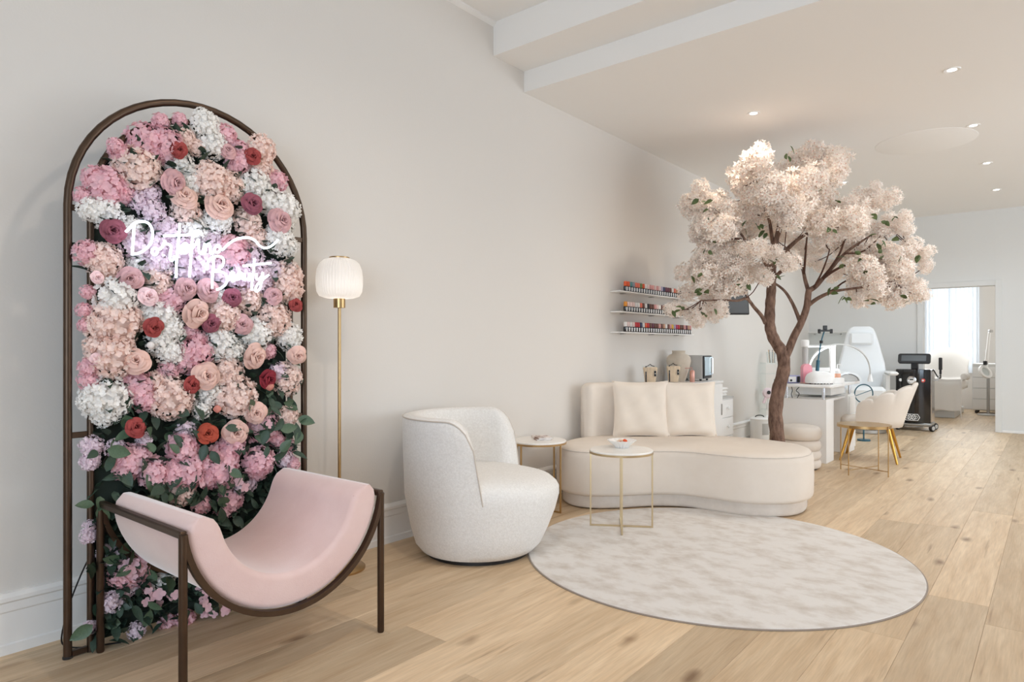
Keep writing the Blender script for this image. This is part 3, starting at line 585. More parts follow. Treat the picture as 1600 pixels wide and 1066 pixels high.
for i in range(NA + 1):
    s_ = -1 + 2 * i / NA; e = max(0, (abs(s_) - .84) / .16)
    zt = .83 - .17 * (1 - sqrt(max(0, 1 - (e * .995) ** 2)))
    th_ = 1 - .5 * max(0, (abs(s_) - .94) / .06) ** 2
    ring = []
    def pt(k_, z):
        a = pi + s_ * half + math.copysign(1, s_) * e * (.83 - z) * R(22)
        bz = [(.03, .34), (.07, .372), (.16, .398), (.27, .42), (.36, .436), (.48, .440), (.83, .452)]
        ro = .34
        for (za, ra), (zb, rb) in zip(bz, bz[1:]):
            if za <= z <= zb: ro = ra + (rb - ra) * (z - za) / (zb - za); break
            if z > zb: ro = rb
        low = max(0, min(1, (.40 - z) / .1))
        ro += .004 - .008 * e * low
        r = ro - .11 * (1 - k_) * th_
        return (r * cos(a), r * sin(a), z)
    zs = [.03, .07, .16, .27, .36, .46, .56, .66, .74]
    zi = [.42, .50, .58, .66, .74]
    for z in zs: ring.append(pt(1, min(z, zt - .05)))
    ring += [pt(.985, zt - .03), pt(.90, zt - .009), pt(.5, zt), pt(.10, zt - .009), pt(.015, zt - .03)]
    for z in zi[::-1]: ring.append(pt(0, min(z, zt - .05)))
    rings.append(ring)
    edge_o.append(pt(.94, zt - .014))
back = obj('backrest', MB().loft(rings), M['chenille'], bc, sharp=70)
down0 = [rings[0][k] for k in range(4, 9)]; down1 = [rings[-1][k] for k in range(4, 9)]
obj('piping', MB().tube(down0 + edge_o + down1[::-1], .0042, 6), M['piping'], back)

# ------------------------------------------------------------------ round side tables
def side_table(label, loc, rz, h_, r, metal):
    t = thing('side_table', label, 'side table', loc, rz, 'round marble side tables')
    obj('tabletop', MB().lathe([(.001, h_ - .016), (r - .006, h_ - .016), (r - .002, h_ - .012), (r - .002, h_ - .004), (r - .006, h_), (.001, h_)], 56), M['marble'], t)
    obj('rim', MB().lathe([(r - .012, h_ - .026), (r, h_ - .026), (r + .001, h_ - .012), (r - .012, h_ - .0165)], 56), metal, t)
    b = .0055
    for k in range(4):
        a = k * pi / 2; x, y = (r - .008) * cos(a), (r - .008) * sin(a)
        obj('leg', MB().box(x - b, y - b, 0, x + b, y + b, h_ - .024, .001), metal, t)
    obj('cross_foot', MB().box(-r + .012, -b, 0, r - .012, b, .011, .001).box(-b, -r + .012, 0, b, r - .012, .011, .001), metal, t)
    return t
side_table('round white marble side table with brass legs between barrel chair and sofa', (.205, 4.025, 0), R(0), .525, .215, M['gold'])
side_table('round white marble side table with champagne legs standing on the rug', (.965, 3.952, .0105), VIEW - R(8), .525, .214, M['gold_pale'])
mg = [('lower magazine of the two on the marble side table by the wall', 0, .22, (.0, 0)), ('upper magazine with a pinkish cover on the marble side table by the wall', .011, .34, (.004, .003))]
M['cover'] = cloudy('printed_cover', (150, 118, 104), (236, 226, 220), 14, .3, .45, .55, bump=0)
for lb, dz, rz, (dx, dy) in mg:
    t = thing('magazine', lb, 'magazine', (.21 + dx, 4.06 + dy, .525 + dz), rz + VIEW, 'magazines on the side table')
    obj('pages', MB().box(-.055, -.075, .001, .055, .075, .0095, .001), M['white_matt'], t)
    obj('cover', MB().box(-.057, -.077, .0095, .058, .077, .011, .0004).box(-.057, -.077, 0, .058, .077, .001, .0003).box(-.0585, -.077, 0, -.057, .077, .011, .0004), M['cover'], t)
bw = (.93, 4.02)
bowl = thing('candy_bowl', 'small fluted white glass bowl holding wrapped sweets on the front side table', 'bowl', (bw[0], bw[1], .5355))
obj('bowl_body', MB().lathe([(.001, .0), (.042, 0), (.045, .004), (.05, .014), (.078, .036), (.096, .05), (.099, .053), (.093, .051), (.074, .038), (.045, .018), (.001, .014)], 96, rib=.004, ribs=16), M['white'], bowl, sharp=180)
M['orange'] = mat('orange_wrapper', (226, 92, 40), .4); M['cream_wrap'] = mat('cream_wrapper', (236, 214, 190), .5)
for i, (dx, dy, dz) in enumerate([(0, 0, .024), (.03, .01, .032), (-.028, .015, .032), (.01, -.03, .032), (-.01, .034, .035), (.02, .012, .046), (-.012, -.006, .045)]):
    t = obj('wrapped_sweet', MB().lathe([(.002, -.022), (.010, -.02), (.003, -.012), (.010, -.007), (.012, 0), (.010, .007), (.003, .012), (.010, .02), (.002, .022)], 10, T=Matrix.Rotation(pi / 2, 4, 'X')), M['orange' if i in (5, 3, 1) else 'cream_wrap'], None, (bw[0] + dx, bw[1] + dy, .5355 + dz), (rg.uniform(-.4, .4), 0, i * 1.3))
    tag(t, ('orange' if i in (5, 3, 1) else 'cream') + ' wrapped sweet in the fluted white bowl', 'sweet', ('orange' if i in (5, 3, 1) else 'cream') + ' sweets in the bowl')

# ------------------------------------------------------------------ curved sofa
so = thing('curved_sofa', 'ivory velvet kidney-shaped sofa bench behind the rug', 'sofa', (.95, 4.95, .0105))
P = [(.10, 4.47), (.17, 4.32), (.34, 4.205), (.53, 4.215), (.71, 4.36), (.89, 4.585), (1.08, 4.705), (1.30, 4.715), (1.53, 4.735), (1.72, 4.85), (1.825, 5.0), (1.85, 5.2), (1.79, 5.42), (1.63, 5.585), (1.38, 5.66), (1.1, 5.66), (.8, 5.57), (.45, 5.33), (.2, 5.09), (.085, 4.85), (.065, 4.65)]
P = [(x - .95, y - 4.95) for x, y in P]
O = crom(P, 6)
def ring(d, z): return [(x, y, z) for x, y in off(O, d)]
obj('plinth', MB().loft([ring(-.055, .0), ring(-.05, .006), ring(-.045, .02), ring(-.045, .095)]), M['velvet_plinth'], so)
dome = [ring(-.05, .092), ring(-.025, .094), ring(-.006, .105), ring(0, .125), ring(.003, .25), ring(.0, .38), ring(-.006, .412), ring(-.025, .436), ring(-.055, .448), ring(-.10, .456), ring(-.16, .461), ring(-.22, .464)]
seat = obj('seat', MB().loft(dome), M['velvet'], so, sharp=60)
obj('piping', MB().tube([(x, y, .425) for x, y in off(O, -.011)], .004, 6, True), M['velvet_plinth'], seat)
bpth = crom([(.13 - .95, 4.78 - 4.95), (.165 - .95, 4.92 - 4.95), (.285 - .95, 5.085 - 4.95), (.47 - .95, 5.24 - 4.95), (.66 - .95, 5.39 - 4.95), (.845 - .95, 5.515 - 4.95)], 6, False)
rings = []
nb = len(bpth)
for i, p in enumerate(bpth):
    a, b = Vector(bpth[max(i - 1, 0)]), Vector(bpth[min(i + 1, nb - 1)]); t = (b - a).normalized(); nn = Vector((-t.y, t.x))
    e = min(1, min(i, nb - 1 - i) / 2.5); f_ = .35 + .65 * sqrt(1 - (1 - e) ** 2)
    q = rrect(.135 * f_, .49, .05 * f_, 5)
    zt = 1 if e >= 1 else .93 + .07 * e
    rings.append([(p[0] + nn.x * w_, p[1] + nn.y * w_, .42 + (z_ + .245) * zt) for w_, z_ in q])
obj('backrest', MB().loft(rings), M['velvet'], so, sharp=60)
def pillow(label, loc, rz, tilt, size, seed):
    rgp = random.Random(seed); n = 22
    t = thing('cushion', label, 'cushion', loc, rz, 'sofa cushions')
    mb = MB()
    ph = [rgp.uniform(0, 6) for _ in range(6)]
    for s_ in (1, -1):
        def fn(u, v):
            x, y = 2 * u - 1, 2 * v - 1
            pin = 1 - .075 * (1 - y * y) * (abs(x) ** 3) ; pin2 = 1 - .075 * (1 - x * x) * (abs(y) ** 3)
            q = max(0, (1 - x ** 4) * (1 - y ** 4)) ** .55
            wr = .006 * sin(7 * x + 3 * y + ph[0]) * q + .005 * sin(11 * y - 5 * x + ph[1]) * q
            return (x * size / 2 * pin, s_ * (-.062 * q - wr * 1), (y * pin2 + 1) * size / 2)
        mb.grid(fn if s_ == 1 else (lambda u, v: fn(v, u)), n, n)
    o = obj('cover', mb, M['cushion'], t, rot=(tilt, 0, 0), sharp=180)
    outl = [(x * size / 2, 0, (y + 1) * size / 2) for x, y in [(-1 + 2 * i / 20, -1) for i in range(20)] + [(1, -1 + 2 * i / 20) for i in range(20)] + [(1 - 2 * i / 20, 1) for i in range(20)] + [(-1, 1 - 2 * i / 20) for i in range(20)]]
    def pinch(p):
        x, y = p[0] / (size / 2), p[2] / (size / 2) - 1
        return (p[0] * (1 - .075 * (1 - y * y) * abs(x) ** 3), 0, (y * (1 - .075 * (1 - x * x) * abs(y) ** 3) + 1) * size / 2)
    obj('seam', MB().tube([pinch(p) for p in outl], .004, 5, True), M['cushion'], o)
    return t
pillow('square ivory cushion on the sofa, left one, overlapping its neighbour', (.535, 5.03, .468), VIEW + R(-2), R(-8), .475, 3)
pillow('square ivory cushion on the sofa, right one, partly behind its neighbour', (.84, 5.315, .468), VIEW + R(3), R(-6), .465, 4)

# ------------------------------------------------------------------ sideboard and its clutter
sb = thing('sideboard', 'white sideboard against the wall behind the sofa', 'cabinet', (0, 0, 0))
obj('body', MB().box(.035, 5.78, .06, .44, 7.0, .845, .003), M['white_matt'], sb)
obj('top', MB().box(.03, 5.77, .845, .46, 7.01, .87, .004), M['white'], sb)
obj('plinth', MB().box(.05, 5.8, 0, .42, 6.98, .06, .002), M['white_matt'], sb)
for k in range(3):
    d = obj('door', MB().box(.441, 5.79 + .402 * k, .08, .458, 6.185 + .402 * k, .835, .003), M['white'], sb)
    obj('handle', MB().box(.458, 6.14 + .402 * k, .5, .468, 6.155 + .402 * k, .62, .003), M['steel'], d)
def pouch(label, y):
    t = thing('gift_pouch', label, 'gift box', (.2, y, .87), VIEW - R(4), 'clear gift pouches on the sideboard')
    def rr_(w, d, z): return [(x, yy, z) for x, yy in rrect(w, d, .012, 3)]
    obj('filling', MB().loft([rr_(.092, .075, .004), rr_(.112, .085, .09), rr_(.132, .095, .155), rr_(.12, .08, .165)]), M['paper'], t)
    obj('clear_wrap', MB().loft([rr_(.098, .08, .001), rr_(.15, .11, .178)], False), M['glass'], t)
    obj('ribbon', MB().box(-.052, -.0535, .002, -.04, -.050, .172, .0008, T=Matrix.Rotation(R(-4), 4, 'X')), M['dark'], t)
    obj('bow', MB().tube(crom([(-.045, -.05, .172), (-.02, -.02, .18), (0, 0, .192), (.012, .0, .18), (.04, -.01, .172)], 4, False), .004, 6), M['dark'], t)
    obj('gift_tag', MB().box(.03, -.058, .075, .05, -.0545, .128, .001, T=Matrix.Rotation(R(-2), 4, 'X')), M['dark'], t)
    obj('tag_mark', MB().box(.036, -.0605, .098, .044, -.0575, .106, .001, T=Matrix.Rotation(R(-2), 4, 'X')), M['white'], t)
pouch('clear tapered gift pouch of tan filling with black ribbon, leftmost on the sideboard', 5.83)
pouch('clear tapered gift pouch of tan filling with black ribbon, right in front of the vase', 6.33)
tag(obj('shoulder_vase', MB().lathe([(.001, 0), (.062, 0), (.066, .006), (.085, .06), (.112, .15), (.126, .215), (.122, .25), (.1, .275), (.072, .287), (.066, .297), (.068, .318), (.072, .322), (.06, .322), (.056, .3), (.001, .27)], 48), M['terracotta_cream'], None, (.17, 6.52, .87), sharp=60), 'matt sand-coloured shoulder vase standing on the sideboard', 'vase')
ov = thing('towel_warmer', 'silver steriliser cabinet with a shiny glazed door on the sideboard', 'appliance', (.185, 6.86, .87), VIEW - R(32))
# its glazed door looks along the wall towards the seating
obj('housing', MB().box(-.14, -.15, .018, .14, .145, .272, .008), M['grey'], ov)
dr = obj('door', MB().box(.141, -.148, .024, .156, .143, .268, .005), M['dark'], ov)
M['mirrorglass'] = mat('mirror_glass', (190, 205, 212), .06, .95)
obj('glass', MB().box(.1562, -.125, .055, .158, .12, .255, .0008), M['mirrorglass'], dr)
obj('handle', MB().tube([(.158, .125, .06), (.172, .125, .07), (.172, .125, .24), (.158, .125, .25)], .004, 6), M['chrome'], dr)
for x in (-.11, .11):
    for y in (-.12, .12): obj('foot', MB().lathe([(.012, 0), (.014, .019), (.012, .02)], 10, (x, y, 0)), M['dark'], ov)
sp = thing('copper_bottle', 'slim rose-copper bottle with a thin side arm, in front of the steriliser', 'bottle', (.33, 6.5, .87), VIEW)
obj('body', MB().lathe([(.001, 0), (.024, 0), (.026, .004), (.026, .105), (.02, .118), (.01, .122), (.001, .124)], 20), M['rosegold'], sp)
obj('arm', MB().tube([(.0, 0, .122), (0, 0, .145), (-.075, 0, .14)], .004, 6), M['rosegold'], sp)
obj('nozzle', MB().tube([(.0, 0, .14), (.01, 0, .165)], .003, 6), M['steel'], sp)
dt = thing('drawer_tower', 'narrow white three-drawer tower beside the sideboard', 'drawer unit', (0, 0, 0))
obj('body', MB().box(.035, 7.04, .0, .395, 7.42, .66, .003), M['white_matt'], dt)
obj('top', MB().box(.03, 7.035, .66, .415, 7.425, .675, .003), M['grey'], dt)
for k in range(3):
    d = obj('drawer', MB().box(.396, 7.05, .04 + .205 * k, .412, 7.41, .238 + .205 * k, .004), M['white'], dt)
    obj('knob', MB().lathe([(.008, 0), (.008, .012), (.018, .016), (.018, .026), (.012, .03), (.001, .031)], 16, T=Matrix.Translation((.412, 7.23, .145 + .205 * k)) @ Matrix.Rotation(pi / 2, 4, 'Y')), M['white'], d)
for k in range(3):
    tag(obj('folded_towel', MB().box(.12, 7.09, 0, .36, 7.37, .034, .014), M['towel'], None, (.005 * k, .006 * k, .675 + .034 * k)), 'white folded towel on the drawer tower, ' + ('bottom', 'middle', 'top')[k] + ' of its stack', 'towel', 'towels on the drawer tower')

# ------------------------------------------------------------------ polish shelves
ords = 'first second third fourth fifth sixth seventh eighth ninth tenth eleventh twelfth thirteenth fourteenth fifteenth sixteenth seventeenth eighteenth nineteenth twentieth twenty-first twenty-second twenty-third twenty-fourth twenty-fifth twenty-sixth twenty-seventh twenty-eighth twenty-ninth thirtieth'.split()
CC = {'orange': (226, 92, 44), 'teal': (92, 150, 150), 'grey': (150, 154, 164), 'coral': (232, 120, 96), 'green': (120, 140, 84), 'pale pink': (238, 210, 204), 'rose': (222, 160, 156), 'lilac': (176, 166, 192), 'navy': (58, 62, 96),
      'plum': (110, 52, 70), 'red': (196, 44, 52), 'white': (238, 234, 230), 'brown': (112, 70, 58), 'tan': (206, 160, 130), 'amber': (230, 150, 50), 'dark': (46, 42, 48), 'yellow': (220, 180, 70), 'magenta': (176, 48, 100)}
CM = {k: mat('cap_' + k.replace(' ', '_'), v, .35) for k, v in CC.items()}
rowsC = [('orange,orange,teal,grey,coral,coral,green,orange,white,pale pink,rose,rose,pale pink,rose,pale pink,lilac,navy,plum,plum,brown,white,coral,tan,pale pink,dark,dark,grey,dark,dark,grey').split(','),
         ('amber,pale pink,pale pink,pale pink,white,white,coral,brown,white,dark,brown,brown,rose,pale pink,white,brown,tan,navy,white,yellow,tan,rose,white,pale pink,rose,tan,rose,dark,dark,dark').split(','),
         ('white,pale pink,white,pale pink,red,red,navy,white,orange,red,brown,plum,brown,brown,rose,brown,tan,white,brown,rose,yellow,lilac,magenta,red,brown,brown,rose,plum,tan,rose').split(',')]
body_me = MB().lathe([(.001, 0), (.0185, 0), (.0195, .003), (.0195, .044), (.014, .05), (.001, .05)], 12)
body_me.box(.0155, -.007, .006, .0215, .007, .042, .001, 1)
body_me = body_me.mesh('polish_bottle', [M['black_gloss'], M['white']])
cap_me = {k: MB().lathe([(.010, .05), (.0165, .051), (.018, .054), (.017, .092), (.012, .096), (.001, .0965)], 12).mesh('cap', CM[k]) for k in CC}
for zi, (z, nm) in enumerate(((1.757, 'top'), (1.565, 'middle'), (1.373, 'bottom'))):
    t = thing('wall_shelf', nm + ' of the three slim white shelves holding nail polish on the left wall', 'shelf', (0, 5.41, z), 0, 'nail polish wall shelves')
    obj('board', MB().box(.002, 0, -.012, .115, 1.62, 0, .002), M['white'], t)
    for y in (.2, .78, 1.36): obj('bracket', MB().box(.002, y - .02, -.02, .05, y + .02, -.0122, .002), M['steel'], t)
    for i in range(30):
        b = thing('polish_bottle', 'black polish bottle with %s cap, %s from the left on the %s wall shelf' % (rowsC[zi][i], ords[i], nm), 'nail polish', (.085, 5.555 + .0492 * i, z + .0005), -.25, 'polish bottles on the %s shelf' % nm)
        link('body', body_me, b); link('cap', cap_me[rowsC[zi][i]], b)

# ------------------------------------------------------------------ wall television
tv = thing('wall_television', 'dark tilted television on a wall arm behind the lower left blossom', 'television', (.215, 7.72, 1.62), VIEW + R(2))
TT = Matrix.Rotation(R(-9), 4, 'X')
bz = obj('housing', MB().box(-.30, 0, -.0, .275, .035, .37, .006, T=TT), M['dark'], tv)
obj('screen', MB().box(-.288, -.003, .014, .263, .001, .358, .001, T=TT), M['screen'], tv)
obj('wall_arm', MB().tube([(-.02, .03, .17), (-.05, .16, .17), (-.14, .2, .17)], .018, 8), M['dark'], tv)

# ------------------------------------------------------------------ blossom tree
CL = [(0.299,0.0,2.975,0.211),(0.24,0.22,2.934,0.153),(0.36,-0.11,2.885,0.164),(0.336,-0.22,2.668,0.153),(0.129,-0.33,2.658,0.2),(0.054,-0.22,2.6,0.2),(-0.217,-0.11,2.995,0.117),(-0.286,-0.22,2.838,0.176),(-0.276,0.0,2.799,0.153),(-0.271,-0.33,2.63,0.2),(0.027,0.22,2.703,0.176),(-0.381,0.0,2.71,0.082),(-0.753,-0.11,2.643,0.141),(-0.763,0.11,2.558,0.117),(-0.651,0.0,2.505,0.153),(-0.478,0.22,2.594,0.153),(-0.546,-0.22,2.402,0.164),(-0.208,0.33,2.556,0.141),(-0.154,-0.385,2.407,0.223),(0.063,-0.33,2.452,0.211),(0.453,0.22,2.57,0.188),(-0.217,0.0,2.446,0.176),(0.008,0.33,2.408,0.164),(-0.684,-0.11,2.303,0.153),(-0.637,-0.33,2.23,0.164),(-0.734,0.0,2.288,0.094),(-0.548,0.11,2.152,0.164),(-0.368,0.22,2.229,0.153),(-0.738,-0.22,2.057,0.106),(-0.442,-0.11,2.326,0.141),(-0.158,0.385,2.337,0.141),(-0.804,0.0,1.942,0.117),(-0.738,-0.22,1.865,0.153),(-0.488,0.11,1.931,0.164),(-0.456,-0.22,1.853,0.164),(-0.134,0.33,1.937,0.141),(-0.271,-0.33,1.83,0.106),(-0.636,0.22,1.743,0.153),(-0.591,-0.11,1.761,0.153),(-0.874,0.0,1.572,0.082),(-0.995,-0.11,1.554,0.07),(-0.764,-0.11,1.554,0.117),(-0.583,0.11,1.602,0.117),(-0.787,-0.11,1.473,0.094),(-0.591,-0.22,1.582,0.07),(-0.366,-0.44,2.058,0.129),(-0.258,-0.385,2.023,0.106),(-0.144,-0.495,1.932,0.117),(-0.117,-0.495,2.293,0.153),(0.41,0.33,2.42,0.153),(0.605,0.22,2.46,0.164),(0.675,0.0,2.476,0.153),(0.851,0.11,2.594,0.153),(0.886,0.0,2.64,0.082),(0.872,-0.11,2.511,0.117),(0.518,-0.22,2.329,0.164),(0.552,0.11,2.331,0.153),(0.377,-0.11,2.211,0.129),(0.754,0.275,2.262,0.153),(0.821,0.11,2.379,0.153),(0.251,-0.33,2.324,0.141),(1.03,0.11,2.331,0.117),(1.074,0.0,2.358,0.106),(1.091,-0.11,2.395,0.094),(0.97,0.22,2.29,0.106),(1.209,0.11,2.319,0.07),(0.905,0.33,2.16,0.141),(0.94,0.11,2.068,0.141),(0.965,-0.11,2.061,0.129),(1.144,0.0,2.088,0.129),(1.329,0.11,2.068,0.094),(1.287,-0.11,2.084,0.082),(1.321,0.0,1.947,0.082),(0.676,-0.22,1.893,0.153),(1.006,0.11,1.949,0.164),(1.022,-0.11,1.906,0.153),(0.755,0.11,1.793,0.129),(0.732,-0.22,1.752,0.153),(1.115,0.22,1.791,0.153),(1.133,0.0,1.783,0.153),(1.329,0.11,1.793,0.106),(1.253,-0.11,1.692,0.082),(0.965,-0.11,1.646,0.129),(1.209,0.11,1.686,0.094),(1.203,0.0,2.182,0.07),(0.451,0.495,2.165,0.106),(0.572,0.55,2.077,0.082),(0.648,0.44,2.013,0.082),(0.773,0.44,1.968,0.106),(0.824,0.44,2.126,0.106),(0.188,0.55,2.32,0.117),(0.38,0.55,2.301,0.117),(0.623,0.55,2.218,0.07),(0.676,-0.11,1.681,0.082),(0.921,0.0,1.677,0.094),(-0.27,0.33,2.08,0.117),(-0.586,-0.275,1.999,0.117)]
TL = [(-0.806,-0.3,2.52),(-0.683,-0.3,2.509),(-0.816,-0.45,2.372),(-0.606,-0.25,2.306),(-0.743,-0.35,2.332),(-0.577,-0.45,2.291),(-0.444,-0.35,2.271),(-0.37,-0.45,2.28),(-0.27,-0.3,2.302),(-0.212,-0.25,2.255),(-0.461,-0.35,2.039),(-0.708,-0.25,2.193),(-0.789,-0.45,2.068),(-0.223,-0.35,1.989),(-0.196,-0.45,1.986),(-0.001,-0.35,2.409),(0.097,-0.25,2.368),(0.26,-0.3,2.313),(0.386,-0.35,2.492),(0.255,-0.25,2.61),(0.187,-0.35,2.713),(-0.109,-0.45,2.872),(-0.029,-0.35,2.968),(0.379,-0.25,2.683),(0.286,-0.35,2.669),(0.674,-0.35,2.382),(0.826,-0.45,2.34),(0.793,-0.45,2.149),(0.718,-0.35,2.127),(0.762,-0.35,2.149),(0.718,-0.35,2.204),(0.579,-0.35,2.027),(0.449,-0.3,1.917),(0.477,-0.3,2.012),(0.607,-0.35,1.861),(0.762,-0.35,2.039),(0.773,-0.35,2.016),(0.928,-0.35,2.011),(1.144,-0.25,2.041),(0.343,-0.3,1.75),(0.272,-0.45,1.687),(0.455,-0.3,1.677),(0.474,-0.25,1.676),(0.646,-0.35,1.624),(0.74,-0.35,1.618),(1.013,-0.3,1.655),(-0.511,-0.45,1.747),(-0.382,-0.3,1.783),(-0.75,-0.3,1.722),(-0.816,-0.45,1.839),(-0.873,-0.3,1.85),(-0.305,-0.45,1.818),(-0.137,-0.3,1.85),(-0.773,-0.3,1.532),(-0.672,-0.3,1.566),(-0.832,-0.25,1.704),(-0.951,-0.3,1.577),(-1.053,-0.35,1.546),(-0.184,-0.25,2.717),(-0.1,-0.25,2.565),(-0.278,-0.35,2.691),(0.266,-0.45,2.247),(0.076,-0.3,2.291),(-0.479,-0.45,2.122),(-0.505,-0.3,1.856),(-0.128,-0.25,2.019),(0.315,-0.45,1.704),(0.84,-0.25,2.34)]
BL = [('trunk',[(-0.006,0.0,-0.019),(-0.003,0.0,0.369),(-0.021,0.0,0.615),(0.006,0.0,0.826),(0.056,0.0,1.026),(0.041,0.0,1.173),(-0.035,0.0,1.302),(-0.07,0.0,1.419),(-0.07,0.0,1.595),(-0.059,0.0,1.742),(-0.053,0.0,1.918),(-0.044,0.0,2.036)],0.068,0.036),('limb',[(0.065,-0.0,1.126),(0.102,-0.008,1.214),(0.146,-0.017,1.331),(0.2,-0.025,1.442),(0.249,-0.033,1.582),(0.26,-0.042,1.698),(0.265,-0.05,1.755)],0.038,0.026),('branch',[(-0.053,-0.0,1.959),(-0.043,-0.02,2.091),(-0.022,-0.04,2.234),(-0.001,-0.06,2.376),(0.02,-0.08,2.529),(0.047,-0.1,2.686)],0.03,0.012),('branch',[(-0.035,-0.0,2.094),(-0.063,-0.025,2.237),(-0.096,-0.05,2.378),(-0.163,-0.075,2.547),(-0.23,-0.1,2.744)],0.02,0.008),('branch',[(-0.006,-0.0,2.229),(0.021,-0.05,2.337),(0.07,-0.1,2.455),(0.14,-0.15,2.588),(0.187,-0.2,2.747)],0.018,0.007),('branch',[(0.041,-0.0,2.077),(0.098,-0.087,2.157),(0.164,-0.175,2.223),(0.232,-0.262,2.259),(0.303,-0.35,2.282)],0.022,0.008),('branch',[(-0.053,-0.0,1.83),(-0.034,-0.1,1.889),(-0.006,-0.2,1.946),(-0.07,-0.3,2.034)],0.016,0.018),('branch',[(-0.053,-0.0,1.918),(-0.131,-0.05,1.988),(-0.202,-0.1,2.08),(-0.306,-0.15,2.13),(-0.437,-0.2,2.276),(-0.55,-0.25,2.368)],0.018,0.007),('branch',[(-0.1,-0.0,1.994),(-0.166,-0.02,2.062),(-0.232,-0.04,2.147),(-0.315,-0.06,2.202),(-0.466,-0.08,2.216),(-0.617,-0.1,2.27)],0.014,0.006),('branch',[(-0.112,-0.0,1.449),(-0.162,-0.042,1.511),(-0.247,-0.083,1.59),(-0.326,-0.125,1.662),(-0.426,-0.167,1.642),(-0.576,-0.208,1.645),(-0.775,-0.25,1.636)],0.02,0.006),('branch',[(-0.252,-0.0,1.642),(-0.308,-0.025,1.722),(-0.398,-0.05,1.767),(-0.552,-0.075,1.823),(-0.733,-0.1,1.878)],0.012,0.005),('branch',[(0.205,0.0,1.46),(0.185,0.02,1.538),(0.146,0.04,1.645),(0.089,0.06,1.747),(0.008,0.08,1.82),(-0.061,0.1,1.87)],0.02,0.008),('branch',[(0.282,0.0,1.742),(0.266,0.03,1.845),(0.261,0.06,1.931),(0.244,0.09,2.018),(0.168,0.12,2.111),(0.126,0.15,2.176)],0.02,0.007),('branch',[(0.241,0.0,1.901),(0.274,0.05,2.042),(0.308,0.1,2.198),(0.343,0.15,2.386),(0.341,0.2,2.577)],0.012,0.005),('branch',[(0.288,0.0,1.748),(0.354,0.017,1.785),(0.426,0.033,1.857),(0.523,0.05,1.965),(0.65,0.067,2.098),(0.807,0.083,2.207),(0.917,0.1,2.276)],0.026,0.007),('branch',[(0.411,-0.0,1.854),(0.481,-0.037,1.914),(0.579,-0.075,1.968),(0.675,-0.112,1.986),(0.799,-0.15,2.033)],0.014,0.006),('branch',[(0.44,0.0,1.889),(0.582,0.05,2.072),(0.654,0.1,2.198),(0.751,0.15,2.386),(0.868,0.2,2.547)],0.011,0.005),('branch',[(0.276,-0.0,1.607),(0.337,-0.033,1.663),(0.409,-0.067,1.707),(0.485,-0.1,1.734),(0.578,-0.133,1.748),(0.761,-0.167,1.773),(0.942,-0.2,1.81)],0.02,0.006),('branch',[(0.44,0.0,1.713),(0.55,0.033,1.774),(0.65,0.067,1.837),(0.845,0.1,1.912)],0.012,0.005),('branch',[(0.323,-0.0,1.76),(0.368,-0.067,1.893),(0.389,-0.133,2.018),(0.38,-0.2,2.094)],0.01,0.005),('branch',[(0.616,0.0,2.088),(0.81,0.033,2.117),(1.035,0.067,2.311),(1.173,0.1,2.395)],0.009,0.004)]
tr = thing('blossom_tree', 'artificial cherry tree with ivory blossom and a brown forked trunk behind the sofa', 'tree', (1.266, 6.26, 0), VIEW)
tips = []
for n, L_, r0, r1 in BL:
    m_ = len(L_) - 1; pts = crom([Vector(p) for p in L_], 5, False); k = len(pts) - 1
    rr_ = [r0 + (r1 - r0) * i / k for i in range(k + 1)]
    if n == 'trunk':
        rr_ = [r * (1 + .05 * sin(i * 1.7)) for i, r in enumerate(rr_)]
        pts[0] = (pts[0][0], pts[0][1], 0.0)
        # swelling where the trunk forks
    obj(n, MB().tube(pts, rr_, 12 if n != 'branch' else 8), M['bark'] if n != 'branch' else (M['bark'] if r0 >= .016 else M['twig']), tr, sharp=180)
    tips.append((pts, r1))
rg = random.Random(21)
def spray(seed):
    rs = random.Random(seed); mb = MB()
    for i in range(72):
        z = 1 - 2 * (i + .5) / 72; a = i * 2.39996; q = sqrt(max(0, 1 - z * z))
        d = (Vector((q * cos(a), q * sin(a), z)) + Vector([rs.uniform(-.3, .3) for _ in range(3)])).normalized()
        p = d * rs.uniform(.45, 1.12)
        T = orient(p, (d + Vector([rs.uniform(-.5, .5) for _ in range(3)])).normalized(), rs.uniform(0, 6))
        sz = rs.uniform(.27, .37)
        for k in range(5):
            A = T @ Matrix.Rotation(2 * pi * k / 5, 4, 'Z')
            mb.add([(0, 0, 0), (sz * .6, -sz * .27, .07), (sz * 1.12, 0, .12), (sz * .6, sz * .27, .07), (sz * .6, 0, .02)], [(0, 1, 4), (1, 2, 4), (2, 3, 4), (3, 0, 4)], 0, A)
        mb.add([(.05, 0, .035), (-.025, .043, .035), (-.025, -.043, .035), (0, 0, .09)], [(0, 1, 3), (1, 2, 3), (2, 0, 3)], 1, T)
    return mb.mesh('blossom_spray', [M['blossom'], M['stamen']], 180)
SPR = [spray(i) for i in range(5)]
twg = MB()
